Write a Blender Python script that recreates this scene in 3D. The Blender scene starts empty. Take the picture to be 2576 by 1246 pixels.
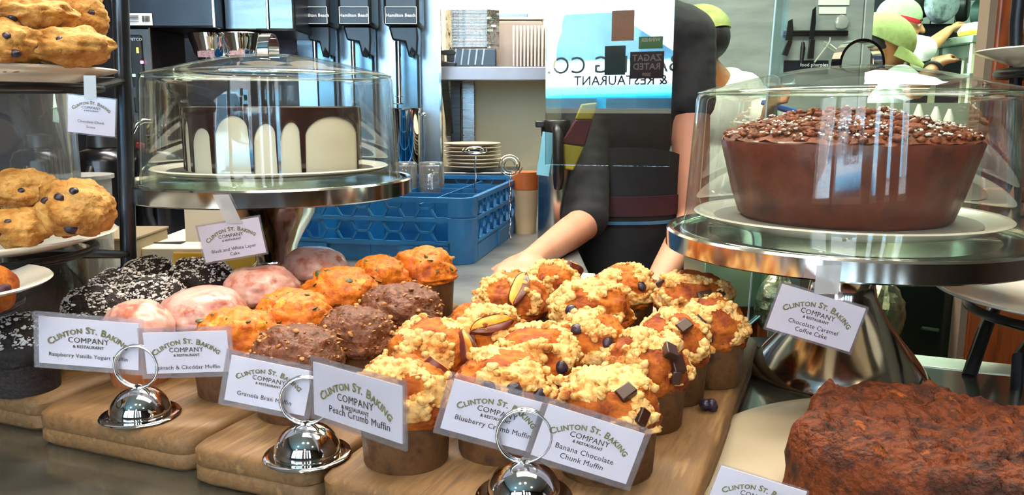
import bpy, bmesh, math, random
from mathutils import Vector, Matrix, noise, Euler

# ------------------------------------------------------------------ camera
SC = bpy.context.scene
COL = SC.collection
FPX, HZ, CAMZ = 2050.0, 353.0, 0.285          # focal length and horizon offset in pixels of the 2576x1246 frame
PIT = math.atan(HZ / FPX)
cd = bpy.data.cameras.new('camera')
cam = bpy.data.objects.new('camera', cd)
COL.objects.link(cam)
cam.location = (0, 0, CAMZ)
cam.rotation_euler = (math.pi / 2 - PIT, 0, 0)
cd.sensor_width = 36
cd.lens = FPX / 2576 * 36
cd.clip_start = 0.02
SC.camera = cam

# ------------------------------------------------------------------ sky, daylight, large lights, exposure
w = bpy.data.worlds.new('sky')
SC.world = w
w.use_nodes = True
wb = w.node_tree.nodes['Background']
wb.inputs[0].default_value = (0.74, 0.885, 1.0, 1)
wb.inputs[1].default_value = 25.0
sun = bpy.data.lights.new('sun', 'SUN')
sun.energy = 14.0
sun.angle = 0.02
sun.color = (1, 0.96, 0.9)
so = bpy.data.objects.new('sun', sun)
COL.objects.link(so)
so.rotation_euler = (math.radians(38), 0, math.radians(200))

def area(name, loc, size, power, col, rot=(0, 0, 0)):
    l = bpy.data.lights.new(name, 'AREA')
    l.shape = 'RECTANGLE'
    l.size, l.size_y = size
    l.energy = power
    l.color = col
    o = bpy.data.objects.new(name, l)
    COL.objects.link(o)
    o.location = loc
    o.rotation_euler = rot
    return o
# light of the fluorescent ceiling panels over the kitchen and the warm troffers over the counter
area('kitchen_fluorescents', (2.0, 3.6, 1.68), (1.8, 1.2), 60, (0.72, 1.0, 0.74))
area('counter_troffer', (0.25, 0.75, 1.7), (1.5, 0.5), 19, (1.0, 0.86, 0.66))
area('aisle_fill', (0.75, 1.95, 1.7), (0.8, 0.5), 22, (0.80, 1.0, 0.80))  # added fill with no seen source, brightens drawers, wall and server
area('back_troffer', (-0.35, 1.72, 1.7), (1.2, 0.4), 55, (1.0, 0.9, 0.78))
vs = SC.view_settings
vs.view_transform = 'Standard'
vs.look = 'None'
vs.gamma = 1.0
vs.use_curve_mapping = False
vs.exposure = 0.5

# ------------------------------------------------------------------ helpers
def ray(px, py):
    x, y = (px - 1288) / FPX, -(py - 623) / FPX
    c, s = math.cos(PIT), math.sin(PIT)
    return Vector((x, c + y * s, -s + y * c))
def at(px, py, Y):
    """a point of the room at distance Y along the counter depth"""
    d = ray(px, py)
    return d * (Y / d.y) + Vector((0, 0, CAMZ))
def on(px, py, z):
    d = ray(px, py)
    return d * ((z - CAMZ) / d.z) + Vector((0, 0, CAMZ))
def lin(h):
    h = h.lstrip('#')
    return tuple(((v / 255 / 12.92) if v <= 10 else ((v / 255 + 0.055) / 1.055) ** 2.4) for v in (int(h[i:i + 2], 16) for i in (0, 2, 4))) + (1,)
PI = math.pi
R = math.radians

MATS = {}
def mat(name, cols, rough=0.5, metal=0.0, scale=20, detail=4, bump=0.0, bscale=80, stretch=(1, 1, 1), coat=0.0, rvar=0.0, emit=None, spec=0.5, sss=0.0, rot=(0, 0, 0), voronoi=False):
    """procedural surface: a noise-driven colour ramp, optional fine relief"""
    if name in MATS:
        return MATS[name]
    m = bpy.data.materials.new(name)
    m.use_nodes = True
    nt = m.node_tree
    b = nt.nodes['Principled BSDF']
    tc = nt.nodes.new('ShaderNodeTexCoord')
    mp = nt.nodes.new('ShaderNodeMapping')
    mp.inputs['Scale'].default_value = stretch
    mp.inputs['Rotation'].default_value = rot
    nt.links.new(tc.outputs['Object'], mp.inputs['Vector'])
    if isinstance(cols, str):
        cols = [cols]
    if len(cols) == 1:
        b.inputs['Base Color'].default_value = lin(cols[0])
    if len(cols) > 1 or rvar:
        n = nt.nodes.new('ShaderNodeTexNoise')
        n.inputs['Scale'].default_value = scale
        n.inputs['Detail'].default_value = detail
        n.inputs['Roughness'].default_value = 0.6
        nt.links.new(mp.outputs[0], n.inputs['Vector'])
        if len(cols) > 1:
            r = nt.nodes.new('ShaderNodeValToRGB')
            e = r.color_ramp.elements
            k = len(cols)
            pos = [0.3 + 0.4 * i / (k - 1) for i in range(k)]
            while len(e) < k:
                e.new(0.5)
            for i in range(k):
                c = cols[i]
                if isinstance(c, tuple):
                    pos[i], c = c
                e[i].position = pos[i]
                e[i].color = lin(c)
            nt.links.new(n.outputs['Fac'], r.inputs[0])
            nt.links.new(r.outputs[0], b.inputs['Base Color'])
        if rvar:
            mr = nt.nodes.new('ShaderNodeMapRange')
            mr.inputs['To Min'].default_value = max(0, rough - rvar)
            mr.inputs['To Max'].default_value = rough + rvar
            nt.links.new(n.outputs['Fac'], mr.inputs['Value'])
            nt.links.new(mr.outputs[0], b.inputs['Roughness'])
    b.inputs['Roughness'].default_value = rough
    b.inputs['Metallic'].default_value = metal
    b.inputs['Specular IOR Level'].default_value = spec
    b.inputs['Coat Weight'].default_value = coat
    b.inputs['Coat Roughness'].default_value = 0.1
    if sss:
        b.inputs['Subsurface Weight'].default_value = sss
        b.inputs['Subsurface Scale'].default_value = 0.004
    if emit:
        b.inputs['Emission Color'].default_value = lin(emit[0])
        b.inputs['Emission Strength'].default_value = emit[1]
    if bump:
        bn = nt.nodes.new('ShaderNodeTexNoise')
        bn.inputs['Scale'].default_value = bscale
        bn.inputs['Detail'].default_value = 5
        nt.links.new(mp.outputs[0], bn.inputs['Vector'])
        bp = nt.nodes.new('ShaderNodeBump')
        bp.inputs['Strength'].default_value = bump
        bp.inputs['Distance'].default_value = 0.004
        nt.links.new(bn.outputs['Fac'], bp.inputs['Height'])
        nt.links.new(bp.outputs[0], b.inputs['Normal'])
    MATS[name] = m
    return m

def clear(name, tint='ffffff', base=0.04, edge=0.5, rough=0.0, haze=0.0):
    """thin clear sheet: see-through, mirror-like by the Fresnel angle"""
    if name in MATS:
        return MATS[name]
    m = bpy.data.materials.new(name)
    m.use_nodes = True
    nt = m.node_tree
    nt.nodes.clear()
    out = nt.nodes.new('ShaderNodeOutputMaterial')
    t = nt.nodes.new('ShaderNodeBsdfTransparent')
    t.inputs[0].default_value = lin(tint)
    g = nt.nodes.new('ShaderNodeBsdfGlossy')
    g.inputs['Roughness'].default_value = rough
    lw = nt.nodes.new('ShaderNodeLayerWeight')
    lw.inputs[0].default_value = 0.35
    mr = nt.nodes.new('ShaderNodeMapRange')
    mr.inputs['To Min'].default_value = base
    mr.inputs['To Max'].default_value = edge
    nt.links.new(lw.outputs['Fresnel'], mr.inputs['Value'])
    mx = nt.nodes.new('ShaderNodeMixShader')
    nt.links.new(mr.outputs[0], mx.inputs[0])
    nt.links.new(t.outputs[0], mx.inputs[1])
    nt.links.new(g.outputs[0], mx.inputs[2])
    last = mx
    if haze:
        d = nt.nodes.new('ShaderNodeBsdfDiffuse')
        d.inputs[0].default_value = (0.8, 0.8, 0.8, 1)
        m2 = nt.nodes.new('ShaderNodeMixShader')
        m2.inputs[0].default_value = haze
        nt.links.new(mx.outputs[0], m2.inputs[1])
        nt.links.new(d.outputs[0], m2.inputs[2])
        last = m2
    nt.links.new(last.outputs[0], out.inputs[0])
    MATS[name] = m
    return m

class G:
    """collects simple solids into one mesh"""
    def __init__(s):
        s.v, s.f, s.mi = [], [], []
        s.M = Matrix.Identity(4)
        s.cur = 0
    def add(s, vs_, fs_):
        o = len(s.v)
        s.v += [tuple(s.M @ Vector(p)) for p in vs_]
        s.f += [tuple(i + o for i in f) for f in fs_]
        s.mi += [s.cur] * len(fs_)
        return s
    def box(s, c, d, rot=None):
        x, y, z = d[0] / 2, d[1] / 2, d[2] / 2
        p = [Vector((a, b, e)) for e in (-z, z) for b in (-y, y) for a in (-x, x)]
        if rot is not None:
            m = Euler(rot).to_matrix()
            p = [m @ q for q in p]
        p = [q + Vector(c) for q in p]
        return s.add(p, [(0, 2, 3, 1), (4, 5, 7, 6), (0, 1, 5, 4), (1, 3, 7, 5), (3, 2, 6, 7), (2, 0, 4, 6)])
    def lathe(s, prof, n=48, c=(0, 0, 0), fr=None, closed=False):
        """prof: (radius, z) pairs; fr(theta, z) scales the radius"""
        vs_, fs_ = [], []
        k = len(prof)
        for i in range(n):
            a = 2 * PI * i / n
            for r, z in prof:
                q = r * (fr(a, z) if fr else 1)
                vs_.append((c[0] + q * math.cos(a), c[1] + q * math.sin(a), c[2] + z))
        for i in range(n):
            j = (i + 1) % n
            for t in range(k - (0 if closed else 1)):
                t2 = (t + 1) % k
                fs_.append((i * k + t, j * k + t, j * k + t2, i * k + t2))
        if not closed:
            if prof[0][0] > 1e-6:
                fs_.append(tuple(i * k for i in range(n))[::-1])
            if prof[-1][0] > 1e-6:
                fs_.append(tuple(i * k + k - 1 for i in range(n)))
        return s.add(vs_, fs_)
    def tube(s, pts, r, n=8, closed=False):
        pts = [Vector(p) for p in pts]
        k = len(pts)
        rs = r if isinstance(r, (list, tuple)) else [r] * k
        vs_, fs_ = [], []
        up = None
        for i, p in enumerate(pts):
            a = pts[(i - 1) % k] if (closed or i) else p
            b = pts[(i + 1) % k] if (closed or i < k - 1) else p
            t = (b - a).normalized()
            if up is None:
                up = t.orthogonal().normalized()
            up = (up - t * up.dot(t)).normalized()
            w_ = t.cross(up)
            for j in range(n):
                q = 2 * PI * j / n
                vs_.append(p + (up * math.cos(q) + w_ * math.sin(q)) * rs[i])
        for i in range(k if closed else k - 1):
            i2 = (i + 1) % k
            for j in range(n):
                j2 = (j + 1) % n
                fs_.append((i * n + j, i * n + j2, i2 * n + j2, i2 * n + j))
        if not closed:
            fs_.append(tuple(range(n))[::-1])
            fs_.append(tuple((k - 1) * n + j for j in range(n)))
        return s.add(vs_, fs_)
    def ball(s, c, r, nu=16, nv=10, fn=None, rot=None):
        if not isinstance(r, (list, tuple)):
            r = (r, r, r)
        m = Euler(rot).to_matrix() if rot is not None else None
        def pt(d):
            k = fn(d) if fn else 1
            q = Vector((d.x * r[0] * k, d.y * r[1] * k, d.z * r[2] * k))
            return (m @ q if m else q) + Vector(c)
        vs_ = [pt(Vector((0, 0, 1)))]
        for i in range(1, nv):
            b = PI * i / nv
            for j in range(nu):
                a = 2 * PI * j / nu
                vs_.append(pt(Vector((math.sin(b) * math.cos(a), math.sin(b) * math.sin(a), math.cos(b)))))
        vs_.append(pt(Vector((0, 0, -1))))
        fs_ = [(0, 1 + j, 1 + (j + 1) % nu) for j in range(nu)]
        for i in range(nv - 2):
            for j in range(nu):
                a, b = 1 + i * nu + j, 1 + i * nu + (j + 1) % nu
                fs_.append((a, a + nu, b + nu, b))
        e = len(vs_) - 1
        o = 1 + (nv - 2) * nu
        fs_ += [(e, o + (j + 1) % nu, o + j) for j in range(nu)]
        return s.add(vs_, fs_)
    def prism(s, poly, h, axis='z', off=0.0):
        """extrudes a 2-D outline: axis z -> (x,y), y -> (x,z), x -> (y,z)"""
        def P(p, t):
            return {'z': (p[0], p[1], t), 'y': (p[0], t, p[1]), 'x': (t, p[0], p[1])}[axis]
        n = len(poly)
        vs_ = [P(p, off) for p in poly] + [P(p, off + h) for p in poly]
        fs_ = [tuple(range(n))[::-1], tuple(range(n, 2 * n))] + [(i, (i + 1) % n, n + (i + 1) % n, n + i) for i in range(n)]
        return s.add(vs_, fs_)
    def build(s, name, m, parent=None, smooth=35, bevel=0.0, loc=None, recalc=True, seg=2, subsurf=0):
        me = bpy.data.meshes.new(name)
        me.from_pydata(s.v, [], s.f)
        if recalc:
            b = bmesh.new()
            b.from_mesh(me)
            bmesh.ops.recalc_face_normals(b, faces=b.faces)
            b.to_mesh(me)
            b.free()
        for x in (m if isinstance(m, (list, tuple)) else [m]):
            me.materials.append(x)
        if isinstance(m, (list, tuple)):
            me.polygons.foreach_set('material_index', s.mi)
        if smooth:
            me.shade_smooth()
            if smooth < 180:
                me.set_sharp_from_angle(angle=R(smooth))
        o = bpy.data.objects.new(name, me)
        COL.objects.link(o)
        if parent:
            o.parent = parent
        if loc is not None:
            o.location = loc
        if bevel:
            q = o.modifiers.new('bevel', 'BEVEL')
            q.width = bevel
            q.segments = seg
            q.limit_method = 'ANGLE'
            q.angle_limit = R(40)
        if subsurf:
            q = o.modifiers.new('subsurf', 'SUBSURF')
            q.levels = q.render_levels = subsurf
        return o

def tag(o, label, cat, group=None):
    o['label'] = label
    o['category'] = cat
    if group:
        o['group'] = group
    return o
def thing(name, label, cat, loc=(0, 0, 0), rotz=0.0, group=None):
    o = bpy.data.objects.new(name, None)
    o.empty_display_size = 0.02
    COL.objects.link(o)
    o.location = loc
    o.rotation_euler = (0, 0, rotz)
    return tag(o, label, cat, group)
def struct(o):
    o['kind'] = 'structure'
    return o
def dup(root, loc, rotz=None, label=None):
    r = root.copy()
    COL.objects.link(r)
    r.location = loc
    if rotz is not None:
        r.rotation_euler = (0, 0, rotz)
    if label:
        r['label'] = label
    for ch in list(root.children):
        c = ch.copy()
        COL.objects.link(c)
        c.parent = r
        for g in list(ch.children):
            d = g.copy()
            COL.objects.link(d)
            d.parent = c
    return r

def blob(name, prims, m, parent=None, voxel=0.008, smooth=4):
    """one continuous surface grown from tapered limbs ('c', p0, r0, p1, r1) and ellipsoids ('e', centre, radii[, rotation])"""
    g = G()
    for p in prims:
        if p[0] == 'c':
            a, b = Vector(p[1]), Vector(p[3])
            n = max(2, int((b - a).length / (0.5 * max(p[2], p[4]))) + 1)
            for i in range(n + 1):
                t = i / n
                g.ball(a.lerp(b, t), p[2] + (p[4] - p[2]) * t, 12, 8)
        else:
            g.ball(p[1], p[2], 20, 14, rot=p[3] if len(p) > 3 else None)
    me = bpy.data.meshes.new(name)
    me.from_pydata(g.v, [], g.f)
    o = bpy.data.objects.new(name, me)
    COL.objects.link(o)
    q = o.modifiers.new('r', 'REMESH')
    q.mode = 'VOXEL'
    q.voxel_size = voxel
    if smooth:
        q = o.modifiers.new('s', 'SMOOTH')
        q.factor = 0.5
        q.iterations = smooth
    bpy.context.view_layer.update()
    me2 = bpy.data.meshes.new_from_object(o.evaluated_get(bpy.context.evaluated_depsgraph_get()))
    o.modifiers.clear()
    o.data = me2
    me2.name = name
    bpy.data.meshes.remove(me)
    me2.materials.clear()
    me2.materials.append(m)
    me2.shade_smooth()
    if parent:
        o.parent = parent
    return o

def words_mesh(s, size, bold=0.0, small_caps=False, arc=None, res=2):
    """flat lettering as (verts, faces) centred on x=0, baseline y=0; arc: radius of the arch the line is bent on"""
    cu = bpy.data.curves.new('t', 'FONT')
    cu.body = s
    cu.size = size
    cu.align_x = 'CENTER'
    cu.resolution_u = res
    cu.offset = bold
    cu.space_character = 1.05
    if small_caps:
        cu.small_caps_scale = 0.78
        for i in range(len(s)):
            cu.body_format[i].use_small_caps = True
    o = bpy.data.objects.new('t', cu)
    COL.objects.link(o)
    bpy.context.view_layer.update()
    me = bpy.data.meshes.new_from_object(o.evaluated_get(bpy.context.evaluated_depsgraph_get()))
    vs_ = [Vector(v.co) for v in me.vertices]
    fs_ = [tuple(p.vertices) for p in me.polygons]
    bpy.data.objects.remove(o)
    bpy.data.curves.remove(cu)
    bpy.data.meshes.remove(me)
    if arc:
        vs_ = [Vector(((arc + v.y) * math.sin(v.x / arc), (arc + v.y) * math.cos(v.x / arc) - arc, 0)) for v in vs_]
    return vs_, fs_
def letters(name, items, m, parent, M=None, z=0.0):
    """items: (text, size, x, y, kwargs): one mesh of flat print lying in the xy plane of M"""
    g = G()
    if M:
        g.M = M
    for s, size, x, y, kw in items:
        vs_, fs_ = words_mesh(s, size, **kw)
        g.add([v + Vector((x, y, z)) for v in vs_], fs_)
    return g.build(name, m, parent, smooth=0, recalc=False)
def nz(p, f, seed=0.0):
    return noise.noise(Vector((p[0] * f + seed * 7.31, p[1] * f - seed * 3.7, p[2] * f + seed * 1.9)))

# common surfaces
STEEL = mat('brushed_steel', ['8f9399', 'a9adb2'], 0.28, 1.0, 6, stretch=(1, 1, 30), rvar=0.06)
DARKSTEEL = mat('dark_steel', ['4d4f54', '63666b'], 0.3, 1.0, 6, stretch=(1, 1, 20))
CHROME = mat('chrome', ['d9dadb'], 0.06, 1.0)
BLACK = mat('black_plastic', ['121214', '1b1b1e'], 0.35, 0, 30)
IRON = mat('black_iron', ['1c1e22', '2a2d33'], 0.32, 0.6, 40)
CHINA = mat('white_china', ['d8d4ca', 'e2dfd6'], 0.22, 0, 5, coat=0.4)
PAPER = mat('card_paper', ['f1f3f4', 'f8fafb'], 0.6, 0, 15)
INK = mat('grey_ink', ['2b2b33'], 0.7)
OLIVE = mat('olive_ink', ['5b5a3c', '77764f'], 0.7, 0, 300)
DARKINK = mat('dark_ink', ['2f2d22'], 0.7)
LAMINATE = clear('laminate', 'f3f1f6', 0.01, 0.2, 0.1, haze=0.05)
GLASS = clear('dome_acrylic', 'f3f6f2', 0.022, 0.55, 0.02, haze=0.012)
BLUE = mat('rack_blue', ['0b5288', '12649c'], 0.42, 0, 14, bump=0.08, bscale=200)
WOOD = mat('red_wood', ['5c2a14', '8a4520', '703418'], 0.38, 0, 7, stretch=(9, 9, 0.9), coat=0.25, bump=0.05, bscale=40)
SKIN = mat('skin', ['b97c63', 'c68a70'], 0.5, 0, 12, sss=0.1)

# ------------------------------------------------------------------ room shell
WALLM = mat('wall_plaster', ['e2d4b0', 'ece0c0'], 0.7, 0, 3, bump=0.03, bscale=60)
FRONTM = mat('front_wall_paint', ['241d1a', '2e2521'], 0.6, 0, 3)
TILE = mat('kitchen_tile', ['8fa39a', 'a3b5aa'], 0.25, 0, 6)
GROUT = mat('grout_wall', ['23302c', '31403a'], 0.6, 0, 8)
DARKWALL = mat('dark_hood_wall', ['0d1218', '1b242c'], 0.35, 0, 5)
PARTM = mat('partition_steel', ['8b9894', 'a3b0aa'], 0.42, 0.35, 3, stretch=(2, 2, 8), rvar=0.1)
COUNTERM = mat('counter_stone', ['5f5d53', '75736a', '54524a'], 0.14, 0.7, 9, coat=0.3, bump=0.02)
def slab(name, a, b, m, bevel=0.0):
    g = G().box([(p + q) / 2 for p, q in zip(a, b)], [abs(q - p) for p, q in zip(a, b)])
    return struct(g.build(name, m, bevel=bevel))
slab('floor', (-2.3, -1.62, -1.0), (3.4, 5.4, -0.95), mat('floor_tile', ['4a3d33', '5d4e42'], 0.4, 0, 4))
slab('ceiling', (-2.3, -1.62, 1.75), (3.4, 5.4, 1.8), mat('ceiling_paint', ['b9b2a6', 'c4beb2'], 0.8, 0, 3))
slab('wall_left', (-2.3, -1.62, -0.95), (-2.2, 5.4, 1.75), mat('side_wall_paint', ['3e322a', '4b3d33'], 0.6, 0, 3))
slab('wall_right', (3.3, -1.62, -0.95), (3.4, 5.4, 1.75), mat('side_wall_paint', ['3e322a'], 0.6))
WX0, WX1, WZ0, WZ1 = -1.95, 0.80, 0.255, 1.6       # street window opening behind the customers
g = G()
OPEN = [(WX0, -1.22), (-1.14, -0.30), (-0.08, 0.08), (0.27, 0.40), (0.58, WX1)]     # glazed bays; unseen piers between them added to streak the dome reflections
xs = [-2.2] + [v for p in OPEN for v in p] + [3.3]
for i in range(0, len(xs), 2):
    g.box(((xs[i] + xs[i + 1]) / 2, -1.56, (WZ0 + WZ1) / 2), (xs[i + 1] - xs[i], 0.12, WZ1 - WZ0))
g.box((0.55, -1.56, (WZ0 - 0.95) / 2), (5.5, 0.12, WZ0 + 0.95))
g.box((0.55, -1.56, (WZ1 + 1.75) / 2), (5.5, 0.12, 1.75 - WZ1))
struct(g.build('wall_front', FRONTM))
win = thing('window_1', 'wide street window with mullions behind the customers', 'window')
win['kind'] = 'structure'
for x0, x1 in OPEN:
    g = G()
    for x in (x0 + 0.012, x1 - 0.012):
        g.box((x, -1.52, (WZ0 + WZ1) / 2), (0.024, 0.05, WZ1 - WZ0))
    for z in (WZ0 + 0.012, WZ1 - 0.012):
        g.box(((x0 + x1) / 2, -1.52, z), (x1 - x0 - 0.048, 0.048, 0.024))
    g.build('window_frame', mat('frame_paint', ['c9d6dc', 'd6e0e4'], 0.4), win)
    G().box(((x0 + x1) / 2, -1.535, (WZ0 + WZ1) / 2), (x1 - x0 - 0.048, 0.004, WZ1 - WZ0 - 0.048)).build('pane', clear('window_glass', 'f2fbff', 0.02, 0.3), win)

g = G().box((-0.875, 2.7, 0.4), (2.65, 0.1, 2.7))
struct(g.build('wall_back', WALLM))
slab('wall_partition', (0.43, 3.0, -0.95), (1.25, 3.06, 1.75), PARTM)
slab('wall_kitchen', (0.6, 5.2, -0.95), (3.3, 5.3, 1.75), DARKWALL)
slab('wall_pass', (1.25, 2.9, -0.95), (3.3, 2.96, 0.30), mat('pass_wall', ['8f9a86', 'a3ad99'], 0.5, 0.2, 4))
slab('wall_corner', (0.43, 2.65, -0.95), (0.45, 3.0, 1.75), PARTM)

# tiles of the kitchen wall, top of the view
tw = struct(G().box((2.35, 5.19, 1.28), (1.9, 0.016, 0.94)).build('wall_tiled', GROUT))
tile = None
for i in range(9):
    for j in range(4):
        x, z = 1.75 + i * 0.15, 0.86 + j * 0.15
        if tile is None:
            tile = o = G().box((0, 0, 0), (0.14, 0.012, 0.14)).build('tile', TILE, tw, bevel=0.003)
        else:
            o = tile.copy()
            COL.objects.link(o)
        o.location = (x, 5.178, z)

COLX = at(2516, 0, 1.31).x
# wooden column with flutes beside the kitchen opening
colm = struct(G().box((COLX + 0.36, 1.327, 0.4), (0.72, 0.034, 2.7)).build('wall_column', WOOD, bevel=0.004))
fl = None
for i in range(9):
    if fl is None:
        fl = o = G().tube([(0, 0, -0.04), (0, 0, 0.70)], 0.008, 8).build('flute', WOOD, colm)
    else:
        o = fl.copy()
        COL.objects.link(o)
    o.location = (COLX + 0.035 + i * 0.022, 1.308, 0.29)
g = G()
for k, (h, d) in enumerate(((0.02, 0.014), (0.02, 0.022), (0.02, 0.014))):
    g.box((COLX + 0.36, 1.308 - d / 2, 0.10 + 0.024 * k), (0.722, d, h))
g.build('moulding', WOOD, colm, bevel=0.003)
tr = struct(G().box((COLX - 0.006, 1.33, 0.4), (0.012, 0.03, 2.7)).build('trim_1', mat('grey_jamb', ['6b5f52', '7d7060'], 0.5, 0, 6)))

# counters
BU, BV, BO = Vector((0.927, -0.375, 0)), Vector((0.375, 0.927, 0)), Vector((-0.137, 0.548, 0))
def bd(a, b, z=0.0):
    return BO + BU * a + BV * b + Vector((0, 0, z))
def cpoly(name, pts, m, label, cat, th=0.04, bevel=0.003):
    g = G().prism([(p.x, p.y) for p in pts], -th)
    return g
front = thing('serving_counter', 'dark polished front counter carrying the boards and cake stands', 'counter')
G().prism([(p.x, p.y) for p in (bd(-1.5, -0.75), bd(0.78, -0.75), bd(0.78, 0.525), bd(-1.5, 0.525))], -0.04).build('counter_top', COUNTERM, front, bevel=0.004)
G().prism([(p.x, p.y) for p in (bd(-1.5, -0.70), bd(0.76, -0.70), bd(0.76, 0.50), bd(-1.5, 0.50))], -0.905, off=-0.045).build('counter_body', DARKWALL, front)
G().prism([(p.x, p.y) for p in (bd(0.30, 0.527), bd(0.78, 0.527), bd(0.78, 0.572), bd(0.30, 0.572))], 0.016, off=-0.016).build('edge_strip', mat('lit_pale_edge', ['d6e2cc', 'e6efdc'], 0.3, 0.1, 8), front, bevel=0.002)  # far counter edge; the strong light on it is painted in as near-white
back = thing('back_counter', 'stainless steel work counter under the mixers and plates', 'counter')
e0, e1 = bd(-1.5, 0.55), bd(-0.02, 0.55)
G().prism([(-2.15, e0.y), (e1.x, e1.y), (0.135, 1.25), (0.135, 1.745), (0.085, 1.75), (0.085, 2.6), (-2.15, 2.6)], -0.04, off=0.0).build('counter_top', mat('worn_steel_top', ['7f8488', '969a9c', '6c7074'], 0.36, 0.8, 5, rvar=0.1), back, bevel=0.004)
G().box((-0.95, 1.9, -0.5), (2.1, 1.0, 0.9)).build('counter_body', DARKSTEEL, back)
g = G().box((0.055, 1.33, 0.004), (0.16, 0.08, 0.008), rot=(0, 0, R(-12)))
tag(g.build('cutting_mat', mat('mat_pale_green', ['a9b795', 'b9c5a6'], 0.5, 0, 10), bevel=0.002), 'pale green cutting strip on the steel counter beside the blue rack', 'cutting mat')

# ------------------------------------------------------------------ the street outside the window
slab('street_ground', (-14, -26, -1.1), (14, -1.62, -1.0), mat('asphalt', ['5a5f63', '6d7276'], 0.9, 0, 5))
fac = struct(G().box((0, -12.2, 3.4), (28, 0.4, 9)).build('street_facade', mat('facade', ['9d8a80', 'b7a89f'], 0.8, 0, 1.5)))
wn = None
for i in range(10):
    if wn is None:
        wn = o = G().box((0, 0, 0), (1.1, 0.08, 1.7)).build('facade_window', mat('far_glass', ['8fc4dd', 'b9e2f2'], 0.1, 0, 1), fac)
    else:
        o = wn.copy()
        COL.objects.link(o)
    o.location = (-6.3 + 1.6 * (i % 10), -11.98, 1.7)
def car(name, label, loc, paint, L=4.3, high=1.55, belt=1.0):
    t = thing(name, label, 'car', loc)
    h = high
    body = [(-L / 2, 0.35), (-L / 2 + 0.05, belt - 0.15), (-L * 0.33, belt - 0.02), (-L * 0.2, h), (L * 0.22, h + 0.02), (L * 0.40, belt), (L / 2 - 0.02, belt - 0.1), (L / 2, 0.35)]
    G().prism([(x, z) for x, z in body], 1.7, 'y', -0.85).build('car_body', paint, t, bevel=0.08)
    gl = mat('car_glass', ['2c4a56', '4f7482'], 0.05, 0, 2)
    for x0, x1, x2, x3 in ((-L * 0.29, -L * 0.185, -0.02, -0.02), (0.05, 0.05, L * 0.19, L * 0.33)):
        G().prism([(x0, belt + 0.03), (x1, h - 0.08), (x2, h - 0.08), (x3, belt + 0.03)], 1.74, 'y', -0.87).build('side_window', gl, t)
    wh = mat('tyre', ['151515'], 0.8)
    for x in (-L * 0.31, L * 0.31):
        for y in (-0.8, 0.8):
            q = G()
            q.M = Matrix.Translation((x, y, 0.32)) @ Matrix.Rotation(PI / 2, 4, 'X')
            q.lathe([(0.0, -0.1), (0.3, -0.1), (0.32, 0), (0.3, 0.1), (0, 0.1)], 20)
            o = q.build('wheel', wh, t)
    G().box((L / 2 - 0.02, 0.6, 0.75), (0.06, 0.3, 0.12)).build('headlight', CHROME, t)
    return t
# window stickers; they read from inside the shop
PANE_Y = 1.28
PN = Vector((-math.sin(R(12)), -math.cos(R(12)), 0))       # the guard faces the counter, turned a little
P0 = Vector((0.15, PANE_Y, 0.3))
def on_pane(px, py):
    d = ray(px, py)
    c = Vector((0, 0, CAMZ))
    return c + d * ((P0 - c).dot(PN) / d.dot(PN))
def seen(px, py, back):
    """point of the front of the shop that the glass guard mirrors at this spot; back = distance behind the camera"""
    h = on_pane(px, py)
    d = ray(px, py)
    r = d - PN * (2 * d.dot(PN))
    return h + r * ((-back - h.y) / r.y)
car('parked_car', 'white van parked in the street beyond the window', (seen(1400, 100, 5.6).x, -5.6, -1.0), mat('white_paint', ['e6eaec'], 0.2, coat=0.5), 4.6, 2.2, 1.68)
car('parked_car', 'bright blue car in the street in front of the white van', (seen(1600, 230, 3.35).x, -3.35, -1.0), mat('blue_paint', ['1fb4dc', '28c2e6'], 0.2, 0, 1, coat=0.5), 4.0, 1.42)

STK = Matrix.Rotation(PI, 4, 'Z') @ Matrix.Rotation(PI / 2, 4, 'X')
def sticker(name, label, x0, y0, x1, y1, m, items=(), ink=None):
    a, b = seen(x0, y0, 1.5), seen(x1, y1, 1.5)
    c = (a + b) / 2
    t = thing(name, label, 'sticker', (c.x, -1.526, c.z))
    wd, ht = abs(b.x - a.x), abs(b.z - a.z)
    G().box((0, 0, 0), (wd, 0.003, ht)).build('panel', m, t)
    if items:
        letters('print', [(s, k * ht, 0, yy * ht, {'bold': 0.001}) for s, k, yy in items], ink, t, STK, 0.0022)
    return t
sticker('window_sticker', 'dark square rating sticker on the street window', 1582, 130, 1666, 197, mat('sticker_plum', ['2a1a2c'], 0.4), (('ZAGAT', 0.33, 0.16), ('RATED', 0.33, -0.16), ('2009', 0.16, -0.40)), mat('sticker_grey', ['a49ca6'], 0.5))
sticker('window_sticker', 'dark teal review sticker beside the square rating sticker', 1518, 115, 1569, 188, mat('sticker_teal', ['1d3a44', '25505a'], 0.4, 0, 5))
sticker('window_sticker', 'green and white listing sticker high on the street window', 1604, 92, 1664, 121, mat('sticker_green', ['5aa06a'], 0.4), (('WINNER', 0.4, 0.1),), mat('sticker_white', ['e8efe8'], 0.5))
sticker('window_sticker', 'terracotta framed menu sheet taped on the street window', 1536, 26, 1591, 101, mat('menu_terracotta', ['c0836a', 'd6a18a'], 0.6, 0, 40, stretch=(8, 1, 1)))
t = thing('window_lettering', 'thin dark restaurant lettering on the street window', 'lettering')
c = seen(1540, 203, 1.5)
letters('lettering', [('& RESTAURANT', 0.066, 0, 0, {'bold': 0.0008})], mat('slate_ink', ['24424e'], 0.6), t, Matrix.Translation((c.x + 0.03, -1.5295, c.z - 0.02)) @ STK)

letters('large_lettering', [('BAKING CO.', 0.12, 0.04, 0.06, {'res': 6})], mat('pale_slate_ink', ['7d9aa6'], 0.6), t, Matrix.Translation((c.x + 0.03, -1.5295, c.z - 0.02)) @ STK)
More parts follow.
